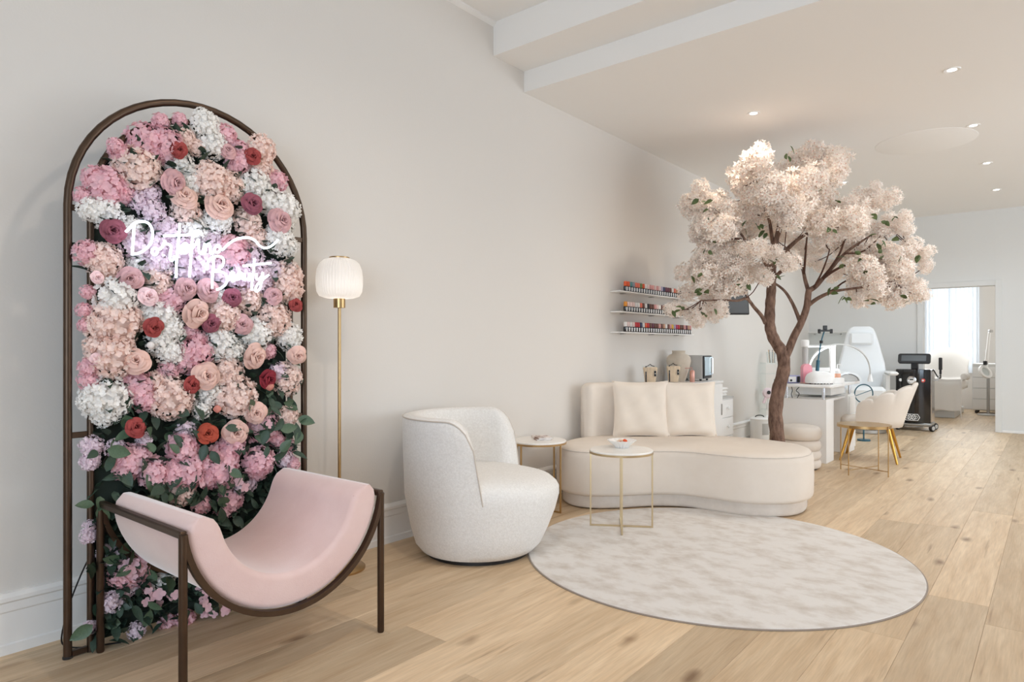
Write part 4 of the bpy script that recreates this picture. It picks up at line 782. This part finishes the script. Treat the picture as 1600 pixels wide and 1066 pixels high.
for (x, y, z, r) in CL:
    k = 3 if r > .11 else 2
    for j in range(k):
        d = Vector((rg.gauss(0, 1), rg.gauss(0, 1), rg.gauss(0, .8)))
        d = d.normalized() * r * rg.uniform(.35, .75)
        if j == 0: d = Vector((0, -r * .25, 0))
        p = Vector((x, y + rg.uniform(-.04, .04), z)) + Vector((d.x, d.y * 2.0, d.z))
        p.z = min(p.z, 3.1)
        s_ = max(r * rg.uniform(.55, .72), .06)
        s_ = min(s_, .115)
        link('blossom_spray', rg.choice(SPR), tr, p, (rg.uniform(0, 6), rg.uniform(0, 6), rg.uniform(0, 6)), s_)
    # a twig from the nearest branch into each cluster
    best = min((Vector(q) for pts, _ in tips[1:] for q in pts[2:]), key=lambda q: (q - Vector((x, y, z))).length)
    md = (best + Vector((x, y, z))) / 2 + Vector((0, 0, -.03))
    if (best - Vector((x, y, z))).length > .02:
        obj('twig', MB().tube(crom([best, md, Vector((x, y, z))], 3, False), .0045, 5), M['twig'], tr, sharp=180)
TLM = leaf_mb(.6, 4, .1).mesh('leaf', M['tree_leaf'], 180)
for (x, y, z) in TL:
    link('leaf', TLM, tr, (x, y, z), (rg.uniform(-1.2, 1.2), rg.uniform(-.6, 1.2), rg.uniform(0, 6.3)), rg.uniform(.06, .09))
    if rg.random() < .75: link('leaf', TLM, tr, (x + .02, y, z - .02), (rg.uniform(-1.2, 1.2), rg.uniform(-.6, 1.2), rg.uniform(0, 6.3)), rg.uniform(.045, .065))

# ------------------------------------------------------------------ ottoman
ot = thing('layered_ottoman', 'round ivory velvet ottoman of stacked rolls behind the tree trunk', 'ottoman', (1.215, 7.1, 0))
r = .205
for k, (z0, z1) in enumerate(((.012, .10), (.10, .19), (.19, .29))):
    h_ = (z1 - z0) / 2; zc_ = (z0 + z1) / 2
    obj('roll', MB().lathe([(.02, z0)] + [(r - .03 + .03 * cos(a), zc_ + h_ * sin(a)) for a in [R(-90 + 20 * i) for i in range(10)]] + [(.02, z1)], 44), M['velvet'], ot, sharp=80)
obj('seat_cushion', MB().lathe([(.02, .29)] + [(r - .045 + .05 * cos(a), .36 + .07 * sin(a)) for a in [R(-90 + 18 * i) for i in range(11)]] + [(.1, .44), (.01, .443)], 44), M['velvet'], ot, sharp=80)
obj('base', MB().lathe([(.001, 0), (.17, 0), (.17, .013), (.001, .013)], 30), M['dark'], ot)

# ------------------------------------------------------------------ manicure desk
dk = thing('manicure_desk', 'white manicure desk with a raised top on chrome posts behind the ottoman', 'desk', (0, 0, 0))
def ped(y0, y1, x0, x1):
    o = obj('pedestal', MB().box(x0, y0, .0, x1, y1, .675, .004), M['white'], dk)
    return o
p1 = ped(7.51, 7.80, .88, 1.372); p2 = ped(8.45, 8.76, .88, 1.372)
for k in range(3):
    d = obj('drawer', MB().box(1.373, 8.47, .05 + .205 * k, 1.386, 8.74, .245 + .205 * k, .003), M['white'], p2)
obj('modesty_panel', MB().box(.885, 7.80, .12, .905, 8.45, .675, .002), M['white'], dk)
obj('shelf', MB().box(.88, 7.81, .64, 1.34, 8.44, .662, .002), M['white'], dk)
obj('tabletop', MB().prism([(.86, 7.47), (1.40, 7.47), (1.43, 7.5), (1.43, 8.76), (1.40, 8.79), (.86, 8.79)], .80, .832, b=.004), M['white'], dk)
for x, y in ((.95, 7.56), (1.33, 7.56), (.95, 8.70), (1.33, 8.70)):
    obj('post', MB().tube([(x, y, .675), (x, y, .80)], .017, 14), M['chrome'], dk)
obj('upper_box', MB().box(.92, 7.98, .69, 1.30, 8.60, .799, .003), M['white'], dk)
tag(obj('charging_cable', MB().tube(crom([(1.02, 7.50, .80), (1.03, 7.495, .76), (1.02, 7.495, .72), (1.03, 7.497, .68)], 4, False), .004, 6).tube(crom([(1.10, 7.50, .80), (1.07, 7.495, .76), (1.10, 7.495, .73), (1.08, 7.497, .68)], 4, False), .004, 6), M['dark']), 'pair of black cables hanging below the near edge of the manicure desk', 'cable')
tag(obj('curing_case', MB().prism(rrect(.07, .13, .015, 4), 0, .095, b=.01), M['white'], None, (.93, 7.66, .6755)), 'small white case on the desk plinth under the raised top', 'box')
ZD = .8325
dv = thing('nail_drill', 'small violet-grey electric device with a pale display on the desk', 'device', (1.0, 7.6, ZD), VIEW)
obj('housing', MB().box(-.075, -.045, .002, .075, .045, .09, .014), M['violet'], dv)
obj('display', MB().box(-.06, -.0475, .016, .02, -.0445, .075, .003), M['white_matt'], dv)
obj('dial', MB().lathe([(.012, 0), (.012, .006), (.001, .007)], 14, T=Matrix.Translation((-.035, -.047, .035)) @ Matrix.Rotation(pi / 2, 4, 'X')), M['dark'], dv)
obj('side_panel', MB().box(.03, -.047, .012, .062, -.0445, .078, .003), M['dark'], dv)
pk = thing('pink_dispenser', 'pink arch-topped standing dispenser on the manicure desk', 'dispenser', (1.12, 7.69, ZD), VIEW)
def archsolid(w, h_, d, z0=0):
    a = [(-w / 2, z0), (w / 2, z0)] + [(w / 2 * cos(pi * i / 16), h_ - w / 2 + w / 2 * sin(pi * i / 16)) for i in range(17)]
    return [[(x, y, z) for x, z in a] for y in (-d / 2, d / 2)]
obj('body', MB().loft(archsolid(.098, .215, .07, .012)), M['pink_plastic'], pk)
obj('base', MB().box(-.055, -.042, 0, .055, .042, .013, .005), M['rosegold'], pk)
cy = thing('grey_column', 'slim grey column with a white cap behind the pink dispenser', 'dispenser', (1.06, 7.86, ZD), VIEW)
obj('body', MB().lathe([(.001, 0), (.032, 0), (.032, .40), (.001, .40)], 24), M['grey'], cy)
obj('cap', MB().lathe([(.032, .40), (.042, .405), (.042, .47), (.036, .478), (.001, .48)], 24), M['white'], cy)
ph = thing('phone_holder', 'dark teal jointed phone holder standing on the manicure desk', 'stand', (1.16, 7.93, ZD), VIEW)
obj('clamp', MB().box(-.03, -.02, 0, .02, .02, .03, .004), M['dark'], ph)
obj('lower_arm', MB().tube([(-.02, 0, .03), (.0, 0, .08), (.01, 0, .13)], .008, 8), M['teal'], ph)
obj('grip', MB().tube([(.01, 0, .13), (.02, 0, .25)], .02, 10), M['teal'], ph)
obj('upper_arm', MB().tube([(.02, 0, .25), (.05, 0, .44), (.065, 0, .50), (.09, 0, .58)], .008, 8), M['teal'], ph)
obj('joint', MB().lathe([(.001, -.018), (.018, -.015), (.018, .015), (.001, .018)], 12, (.055, 0, .455)), M['dark'], ph)
obj('phone_cradle', MB().box(-.0, -.015, .57, .16, .015, .592, .004, T=Matrix.Translation((.02, 0, 0))).box(.075, -.01, .592, .12, .01, .64, .004).box(.02, -.015, .55, .045, .015, .60, .004).box(.155, -.015, .55, .18, .015, .60, .004), M['dark'], ph)
lf_ = thing('led_frame', 'white rectangular LED work-light frame on the manicure desk', 'lamp', (1.22, 8.08, ZD), VIEW)
obj('base', MB().box(-.2, -.06, 0, .12, .06, .015, .005), M['white'], lf_)
obj('column', MB().box(.045, -.02, .015, .105, .02, .42, .006), M['white'], lf_)
obj('light_column', MB().box(.05, -.024, .03, .10, -.0205, .41, .001), M['led'], lf_)
obj('top_bar', MB().box(-.22, -.018, .40, .045, .018, .42, .005), M['white'], lf_)
obj('light_bar', MB().box(-.215, -.016, .396, .04, .016, .3995, .0005), M['led'], lf_)
obj('lower_bar', MB().box(-.2, -.012, .12, .045, .012, .165, .005), M['white'], lf_)
al = thing('arch_lamp', 'white arched LED lamp bowed over the manicure desk', 'lamp', (1.30, 8.33, ZD), VIEW)
arcp = [(-.36 * cos(pi * i / 24), 0, .08 + .35 * sin(pi * i / 24) ** .8) for i in range(25)]
rings = [[(x - .004, -.022, z - .006), (x + .004, .022, z - .006), (x + .004, .022, z + .008), (x - .004, -.022, z + .008)] for x, y, z in arcp]
obj('arc', MB().loft(rings), M['grey_panel'], al)
obj('light_strip', MB().tube([(x * .985, -.012, z - .014) for x, y, z in arcp[2:12]], .009, 6), M['led'], al)
for s_ in (-1, 1): obj('foot', MB().lathe([(.001, 0), (.03, 0), (.03, .012), (.012, .09), (.001, .09)], 16, (.36 * s_, 0, 0)), M['white'], al)
ul = thing('curing_lamp', 'white domed nail curing lamp at the near corner of the desk', 'nail lamp', (1.27, 7.64, ZD), VIEW)
obj('dome', MB().loft([[(x * s_, y * s_, z) for x, y in rrect(.30, .2, .09, 6)] for s_, z in ((.96, .012), (1, .03), (.97, .07), (.85, .105), (.6, .128), (.3, .137), (.02, .139))]), M['white'], ul, sharp=60)
for k in range(8): obj('foot', MB().lathe([(.004, 0), (.006, .0125), (.001, .0125)], 8, (-.12 + .034 * k, -.08 if 0 < k < 7 else -.04, 0)), M['dark'], ul)
hr = thing('hand_rest', 'white arched hand rest with a grey underside on the far desk edge', 'hand rest', (1.335, 8.52, ZD), VIEW)
rings = []
for i in range(17):
    a = pi * i / 16; rings.append([(-.15 * cos(a), -.06, .004 + .105 * sin(a)), (-.15 * cos(a), .06, .004 + .105 * sin(a)), (-.125 * cos(a), .06, .001 + .085 * sin(a)), (-.125 * cos(a), -.06, .001 + .085 * sin(a))])
obj('pad', MB().loft(rings), M['white_leather'], hr)
obj('core', MB().loft([[(x, y, z) for x, z in [(-.115 * cos(pi * i / 12), .001 + .078 * sin(pi * i / 12)) for i in range(13)]] for y in (-.045, .05)]), M['grey'], hr)
pb = thing('pump_bottle', 'white pump bottle with an orange label on the manicure desk', 'bottle', (1.33, 8.13, ZD), VIEW)
obj('body', MB().lathe([(.001, 0), (.032, 0), (.034, .004), (.034, .13), (.018, .15), (.012, .155), (.001, .156)], 20), M['white'], pb)
obj('label_band', MB().lathe([(.0343, .05), (.0352, .05), (.0352, .1), (.0343, .1)], 20), mat('orange_label', (236, 176, 148), .5), pb)
obj('pump', MB().tube([(0, 0, .155), (0, 0, .20), (.04, 0, .2)], .006, 8), M['white'], pb)
tag(obj('towel_box', MB().box(-.07, -.05, 0, .07, .05, .06, .004), M['white_matt'], None, (1.37, 7.9, ZD), (0, 0, VIEW)), 'low white box beside the domed curing lamp on the desk', 'box')

# ------------------------------------------------------------------ tray table
tt = thing('tray_table', 'small round mirrored tray table with thin gold legs in front of the shell chair', 'side table', (1.79, 7.19, 0), VIEW + R(30))
r = .238; h_ = .475
obj('mirror_top', MB().lathe([(.001, h_ - .004), (r - .004, h_ - .004), (r - .004, h_ + .001), (.001, h_ + .001)], 48), M['mirrorglass'], tt)
obj('rim', MB().lathe([(r - .004, h_ - .024), (r, h_ - .024), (r, h_ + .003), (r - .004, h_ + .003)], 48), M['gold'], tt)
for k in range(4):
    a = k * pi / 2; x, y = (r + .004) * cos(a), (r + .004) * sin(a)
    obj('leg', MB().tube([(x, y, 0), (x, y, h_ + .004)], .0055, 8), M['gold'], tt)
obj('stretcher', MB().tube([(-r, 0, .05), (r, 0, .05)], .004, 6).tube([(0, -r, .05), (0, r, .05)], .004, 6), M['gold'], tt)

# ------------------------------------------------------------------ shell chair
sc = thing('shell_chair', 'cream scalloped shell chair on splayed gold legs beside the manicure desk', 'chair', (1.66, 8.16, 0), pi + R(6))
for sx, sy in ((1, 1), (1, -1), (-1, 1), (-1, -1)):
    obj('leg', MB().tube([(sx * .17, sy * .17, .40), (sx * .27, sy * .27, .0)], [.022, .011], 12), M['gold_rich'], sc)
obj('seat', MB().loft([[(x * s_ + .03, y * s_, z) for x, y in rrect(.52, .52, .2, 6)] for s_, z in ((.9, .375), (1, .385), (1, .44), (.93, .465), (.6, .475), (.1, .478))]), M['velvet'], sc, sharp=60)
NS = 84; rings = []
for i in range(NS + 1):
    s_ = -1 + 2 * i / NS; a = pi + s_ * R(112)
    c_ = cos(a); back_ = max(0, -c_)
    sc_ = abs(cos(s_ * 3.5 * pi))
    zt = .585 + .225 * (1 - abs(s_) ** 1.25) + .045 * sc_ ** .55
    e = min(1, (1 - abs(s_)) / .05); zt -= .06 * (1 - sqrt(1 - (1 - e) ** 2))
    ring = []
    def q(z, o_):
        k_ = (z - .37) / .45; rr2 = .275 + k_ * (.035 + .09 * back_) + o_ + .012 * sc_ * max(0, k_) ** 3
        return (rr2 * c_ * 1.02, rr2 * sin(a), z)
    zz = [.372, .45, .55, .62]
    tq = .024
    ring = [q(min(z, zt - .04), tq) for z in zz] + [q(zt - .02, tq), q(zt - .004, tq * .6), q(zt, 0), q(zt - .004, -tq * .6), q(zt - .02, -tq)] + [q(min(z, zt - .04), -tq) for z in zz[::-1]]
    rings.append(ring)
obj('shell_back', MB().loft(rings), M['velvet'], sc, sharp=80)

# ------------------------------------------------------------------ treatment chair
tc_ = thing('treatment_chair', 'white reclining treatment chair against the back wall', 'chair', (1.05, 10.8, 0), R(16))
obj('base', MB().lathe([(.001, 0), (.30, 0), (.31, .01), (.31, .05), (.28, .075), (.001, .08)], 36, sx=1, sy=1.1), M['steel'], tc_)
obj('column', MB().box(-.09, -.09, .075, .09, .09, .45, .02), M['white'], tc_)
obj('seat', MB().box(-.27, -.3, .46, .27, .3, .62, .05), M['white_leather'], tc_)
obj('leg_rest', MB().box(-.25, -.06, -.28, .25, .05, .26, .04, T=Matrix.Translation((0, -.33, .42)) @ Matrix.Rotation(R(12), 4, 'X')), M['white_leather'], tc_)
def panel(ws, th_, T):
    rings = []
    for z, w_ in ws:
        rings.append([(x, y, z) for x, y in rrect(w_, th_, th_ * .45, 4)])
    return MB().loft(rings, T=T)
bT = Matrix.Translation((0, .26, .60)) @ Matrix.Rotation(R(-9), 4, 'X')
bk = obj('backrest', panel([(0, .46), (.02, .52), (.22, .63), (.30, .645), (.40, .62), (.70, .48), (.85, .40), (.92, .34), (.95, .26)], .1, bT), M['white_leather'], tc_, sharp=60)
obj('head_pillow', MB().box(-.16, -.11, .66, .16, -.045, .86, .03, T=bT), M['white_leather'], tc_)
for s_ in (-1, 1):
    obj('armrest', MB().box(-.06, -.3, -.025, .06, .25, .025, .02, T=Matrix.Translation((.36 * s_, .0, .86))), M['white'], tc_)
    obj('arm_support', MB().box(.30 * s_ - .03, -.12, .36, .30 * s_ + .03, .2, .835, .01), M['grey_panel'], tc_)
tag(obj('foot_ring', MB().tube([(.12 * cos(2 * pi * i / 32), .0, .12 * sin(2 * pi * i / 32)) for i in range(32)], .008, 8, True).tube([(-.11, 0, -.03), (.11, 0, .05)], .005, 6).tube([(0, 0, -.12), (0, 0, -.62)], .01, 8).lathe([(.001, -.62), (.08, -.62), (.08, -.6), (.001, -.595)], 20), M['teal'], None, (1.28, 9.7, .62), (0, 0, VIEW)), 'thin teal ring on a slim stand before the treatment chair', 'stand')

# ------------------------------------------------------------------ laser machine
lm = thing('laser_machine', 'glossy black beauty laser machine on castors beside the doorway', 'machine', (1.6, 11.35, 0))
obj('body', MB().box(-.225, .01, .12, .225, .34, .905, .012), M['black_gloss'], lm)
obj('front_panel', MB().loft([[(x, -.035 + .09 * (2 * abs(x) / .45) ** 2.2 * .45, z) for x in [-.215 + .43 * i / 16 for i in range(17)]] + [(.215, .012, z), (-.215, .012, z)] for z in (.125, .9)]), M['black_gloss'], lm)
for s_ in (-1, 1): obj('side_trim', MB().box(.226 * s_ - .008, .02, .13, .226 * s_ + .008, .33, .90, .004), M['chrome'], lm)
obj('base', MB().box(-.24, -.03, .07, .24, .36, .12, .015), M['steel'], lm)
for x, y in ((-.2, .02), (.24, .02), (-.2, .32), (.24, .32)):
    w_ = obj('castor', MB().lathe([(.001, -.02), (.045, -.02), (.05, -.012), (.05, .012), (.045, .02), (.001, .02)], 20, T=Matrix.Translation((x, y, .05)) @ Matrix.Rotation(R(60), 4, 'Z') @ Matrix.Rotation(pi / 2, 4, 'X')), M['dark'], lm)
    obj('hub', MB().lathe([(.001, -.0225), (.03, -.0225), (.03, .0225), (.001, .0225)], 14, T=Matrix.Translation((x, y, .05)) @ Matrix.Rotation(R(60), 4, 'Z') @ Matrix.Rotation(pi / 2, 4, 'X')), M['grey'], w_)
obj('neck', MB().box(-.04, .1, .905, .05, .18, 1.0, .006), M['dark'], lm)
sT = Matrix.Translation((0, .1, .99)) @ Matrix.Rotation(R(-22), 4, 'X')
sr_ = obj('monitor', MB().loft([[(x, y, z) for x, z in [(a, b + .075) for a, b in rrect(.42, .15, .03, 4)]] for y in (-.02, .015)], T=sT), M['dark'], lm)
obj('screen', MB().box(-.165, -.0235, .03, .155, -.0205, .122, .001, T=sT), M['screen'], sr_)
T0 = Matrix.Rotation(pi / 2, 4, 'X')
g_ = obj('dial', MB().lathe([(.001, 0), (.062, 0), (.06, .012), (.045, .014), (.04, .010), (.001, .010)], 28, T=Matrix.Translation((-.01, -.032, .745)) @ T0), M['chrome'], lm)
obj('dial_face', MB().lathe([(.001, .0105), (.038, .0105), (.036, .013), (.001, .013)], 20, T=Matrix.Translation((-.01, -.032, .745)) @ T0), M['white'], g_)
obj('dial_mark', MB().box(-.035, -.048, .748, .012, -.0455, .765, .001), M['dark'], g_)
obj('button', MB().lathe([(.001, 0), (.024, 0), (.022, .01), (.001, .011)], 18, T=Matrix.Translation((-.155, -.01, .745)) @ T0), M['white'], lm, label='white round button')
M['redbtn'] = mat('red_button', (226, 84, 74), .4)
rb_ = obj('button', MB().lathe([(.001, 0), (.03, 0), (.027, .01), (.001, .011)], 18, T=Matrix.Translation((.13, -.016, .745)) @ T0), M['redbtn'], lm, label='red emergency button')
obj('button_mark', MB().lathe([(.001, .0112), (.014, .0112), (.012, .013), (.001, .013)], 14, T=Matrix.Translation((.13, -.016, .745)) @ T0), M['white'], rb_)
lg = MB()
for c_ in (-.05, 0, .05):
    lg.tube([(c_ - .01 + .052 * cos(R(60 * i)), -.036, .20 + .052 * sin(R(60 * i))) for i in range(6)], .0055, 6, True)
    lg.tube([(c_ - .01 + .026 * cos(R(60 * i)), -.036, .20 + .026 * sin(R(60 * i))) for i in range(6)], .004, 6, True)
obj('emblem', lg, M['white'], lm, label='white emblem of three interlocking hexagons')
hp = obj('handpiece', MB().box(.315, .05, .90, .36, .085, 1.08, .008).box(.323, .055, .84, .352, .08, .9, .004), M['dark'], lm)
obj('hose', MB().tube(crom([(.337, .067, .85), (.33, .12, .78), (.29, .16, .8), (.25, .15, .88), (.235, .14, .9)], 5, False), .009, 8), M['dark'], hp)
obj('hand_rail', MB().tube([(.236, .05, .75), (.30, .067, .75), (.337, .067, .86)], .007, 6), M['steel'], lm)

# ------------------------------------------------------------------ things by the left wall near the back
wb = thing('wax_bin', 'small white cylindrical bin with a black handle by the left baseboard', 'bin', (.17, 8.98, 0), VIEW)
obj('drum', MB().lathe([(.001, 0), (.115, 0), (.12, .006), (.12, .26), (.113, .268), (.001, .268)], 36), M['white'], wb)
obj('lid', MB().lathe([(.122, .262), (.124, .275), (.105, .292), (.001, .3)], 36), M['white'], wb)
obj('handle', MB().tube(crom([(-.06, 0, .30), (-.03, 0, .318), (.03, 0, .318), (.06, 0, .30)], 4, False), .007, 6), M['dark'], wb)
obj('printed_label', MB().loft([[((.1215) * cos(R(a)), .1215 * sin(R(a)), z) for a in range(-95, -35, 6)] + [((.1195) * cos(R(a)), .1195 * sin(R(a)), z) for a in range(-41, -101, -6)] for z in (.07, .22)]), M['grey'], wb)
gs = thing('acrylic_tower', 'clear acrylic shelf tower behind the trunk holding small bottles', 'shelf', (.16, 9.5, 0), VIEW)
for x in (-.13, .13):
    obj('side_panel', MB().box(x - .004, -.12, 0, x + .004, .12, 1.02, .001), M['glass'], gs)
for z in (.03, .36, .62, .86, 1.0): obj('shelf', MB().box(-.126, -.12, z - .004, .126, .12, z + .004, .001), M['glass'], gs)
def gpos(lx, ly): return (.16 + lx * cos(VIEW) - ly * sin(VIEW), 9.5 + lx * sin(VIEW) + ly * cos(VIEW))
GB = mat('green_bottle', (40, 122, 104), .3); YB_ = mat('mustard_bottle', (226, 180, 70), .4)
for lx, z, m_, lb, hh in ((.02, .624, GB, 'dark green pump bottle on the acrylic tower', .16), (.07, .624, YB_, 'mustard yellow jar on the acrylic tower', .07), (-.07, .364, M['white'], 'white bottle on the lower acrylic shelf', .15)):
    x, y = gpos(lx, -.05)
    tag(obj('small_bottle', MB().lathe([(.001, 0), (.024, 0), (.026, .004), (.026, hh * .55), (.008, hh * .7), (.008, hh), (.001, hh)], 16), m_, None, (x, y, z + .0005)), lb, 'bottle')
x, y = gpos(-.11, -.14)
hd = thing('pink_dryer', 'pale pink round hand dryer with a black centre hanging at the acrylic tower', 'hair dryer', (x, y, .60), VIEW)
obj('shell', MB().lathe([(.001, -.02), (.06, -.02), (.075, 0), (.06, .03), (.001, .04)], 24, T=Matrix.Rotation(pi / 2, 4, 'X')), mat('pale_pink_plastic', (232, 212, 216), .4), hd)
obj('vent', MB().lathe([(.001, .041), (.026, .041), (.024, .047), (.001, .048)], 18, T=Matrix.Translation((.0, 0, .01)) @ Matrix.Rotation(pi / 2, 4, 'X')), M['dark'], hd)
obj('handle', MB().tube([(-.02, 0, -.05), (-.06, 0, -.14)], .02, 10), mat('pale_pink_grip', (228, 206, 212), .4), hd)
x, y = gpos(0, 0)
bcp = thing('brush_cup', 'clear cup of brushes and bits on top of the acrylic tower', 'cup', (x, y, 1.005), 0)
obj('cup', MB().lathe([(.06, 0), (.075, .16), (.073, .16), (.058, .006), (.001, .006)], 24), M['glass'], bcp)
for i in range(5): obj('brush', MB().tube([(.03 * cos(i * 1.3), .03 * sin(i * 1.3), .008), (.05 * cos(i * 1.3), .05 * sin(i * 1.3), .19)], .004, 6), M['gold'] if i % 2 else M['dark'], bcp)
mi = thing('clear_panel', 'large clear upright panel with rounded white edges behind the desk', 'panel', (.30, YB - .05, 1.09))
rr_ = rrect(.70, .80, .06, 5)
obj('edge', MB().loft([[(x * a, y_, z * a) for x, z in rr_] for a, y_ in ((1, .02), (1, -.01), (.97, -.01), (.97, .02))], loop=True), M['white'], mi)
obj('sheet', MB().loft([[(x * .972, y_, z * .972) for x, z in rr_] for y_ in (.002, .006)]), clear('very_clear_acrylic', (254, 255, 255), .02), mi)
for x in (-.2, .2): obj('wall_fixing', MB().tube([(x, -.008, .36), (x, .048, .36)], .01, 8), M['steel'], mi)

# ------------------------------------------------------------------ room beyond the doorway
bd = thing('treatment_bed', 'white treatment bed with a raised head section in the back room', 'bed', (1.58, 13.72, 0))
obj('base', MB().box(-.30, .06, .0, .30, 1.5, .12, .01), M['grey_panel'], bd)
obj('pedestal', MB().box(-.22, .35, .12, .22, 1.3, .5, .02), M['white'], bd)
obj('mattress', MB().box(-.36, 0, .5, .36, .95, .63, .04), M['white_leather'], bd)
obj('head_section', MB().box(-.34, 0, -.06, .34, .75, .06, .045, T=Matrix.Translation((0, .92, .58)) @ Matrix.Rotation(R(36), 4, 'X')), M['white_leather'], bd)
mb = MB()
def tw(u, v):
    x = -.44 + .90 * u
    s_ = v * 2.3
    if s_ < .5: y, z = -.045, .10 + s_
    elif s_ < 1.38: y, z = -.045 + (s_ - .5), .655
    else: y, z = .835 + (s_ - 1.38) * .8, .655 + (s_ - 1.38) * .55 + .05 * sin((s_ - 1.38) / .92 * pi)
    if s_ >= 1.38:
        g_ = min(1, (s_ - 1.38) / .5); x *= 1 - .18 * g_; z -= 1.5 * x * x * g_ - .05 * g_
    if abs(x) > .385:
        k_ = (abs(x) - .385); z -= k_ * 2.2
        x = math.copysign(.385 + k_ * .25, x)
    z += .012 * sin(x * 17 + s_ * 2) * (1 if s_ < .5 else .35) + (.03 * sin(x * 5) if s_ < .02 else 0)
    y += .014 * sin(x * 21 + 1) * (1 if s_ < .5 else 0)
    return (x, y, z)
mb.grid(tw, 36, 50)
twl = tag(obj('draped_towel', mb, M['towel'], None, (1.58, 13.72, .012), sharp=180), 'large white towel draped over the treatment bed and hanging to the floor', 'towel')
so_ = twl.modifiers.new('thick', 'SOLIDIFY'); so_.thickness = .012; so_.offset = 1
tag(obj('rolled_towel', MB().tube(crom([(0, -.02, 0), (.02, .1, .01), (.0, .25, .0), (.02, .38, -.02)], 4, False), [.05, .06, .062, .06, .06, .062, .06, .06, .058, .06, .058, .055, .045], 12), M['towel'], None, (1.99, 13.95, .72)), 'bunched white towel at the right edge of the treatment bed', 'towel')
cu = thing('sheer_curtain', 'bluish white sheer curtain covering the back room window', 'curtain', (1.6, 16.02, 0))
for x0, x1 in ((-.52, -.02), (-.06, .455)):
    obj('panel', MB().grid(lambda u, v: (x0 + (x1 - x0) * u, .022 * sin(u * 44) + .008 * sin(u * 91), .72 + 1.92 * v), 90, 4), M['curtain'], cu, sharp=180)
obj('rail', MB().tube([(-.56, 0, 2.655), (.5, 0, 2.655)], .012, 8).tube([(-.5, 0, 2.655), (-.5, .09, 2.655)], .01, 6).tube([(.46, 0, 2.655), (.46, .09, 2.655)], .01, 6), M['white'], cu)
tl = thing('drawer_trolley', 'tall grey-white equipment trolley by the back room wall', 'trolley', (2.28, 15.3, 0))
obj('body', MB().box(-.26, -.2, .06, .26, .2, .93, .01), M['grey_panel'], tl)
for k in range(4): obj('drawer', MB().box(-.25, -.212, .08 + .2 * k, .25, -.2005, .265 + .2 * k, .003), M['white_matt'], tl)
for x in (-.2, .2):
    for y in (-.15, .15): obj('castor', MB().lathe([(.001, 0), (.02, .002), (.03, .03), (.02, .058), (.001, .06)], 12, (x, y, 0)), M['dark'], tl)
ml = thing('magnifier_lamp', 'white ring magnifier lamp on a jointed arm in the back room', 'lamp', (2.235, 14.75, 0), VIEW)
obj('stand', MB().tube([(.06, 0, .03), (.06, 0, .86)], .024, 12), M['steel'], ml)
obj('foot', MB().lathe([(.001, 0), (.17, 0), (.17, .02), (.03, .035), (.001, .035)], 28, (.06, 0, 0)), M['grey'], ml)
obj('lower_arm', MB().tube([(.04, 0, .86), (.09, 0, 1.52)], .015, 8), M['white'], ml)
obj('upper_arm', MB().tube([(.06, -.03, 1.5), (-.015, -.05, 1.0)], .018, 8), M['white'], ml)
obj('joint', MB().box(.06, -.04, 1.50, .13, .02, 1.55, .01), M['steel'], ml)
obj('swivel', MB().lathe([(.001, -.04), (.03, -.035), (.034, 0), (.03, .035), (.001, .04)], 16, (-.03, -.05, .95)), M['dark'], ml)
hT = Matrix.Translation((-.05, -.08, .79)) @ Matrix.Rotation(R(62), 4, 'X') @ Matrix.Rotation(R(12), 4, 'Y')
hd_ = obj('ring_head', MB().lathe([(.085, -.02), (.125, -.018), (.13, 0), (.125, .018), (.085, .02), (.08, 0), (.085, -.02)], 36, T=hT, sx=1.0), M['white'], ml)
obj('lens', MB().lathe([(.001, -.004), (.081, -.002), (.081, .002), (.001, .004)], 30, T=hT), M['glass'], hd_)
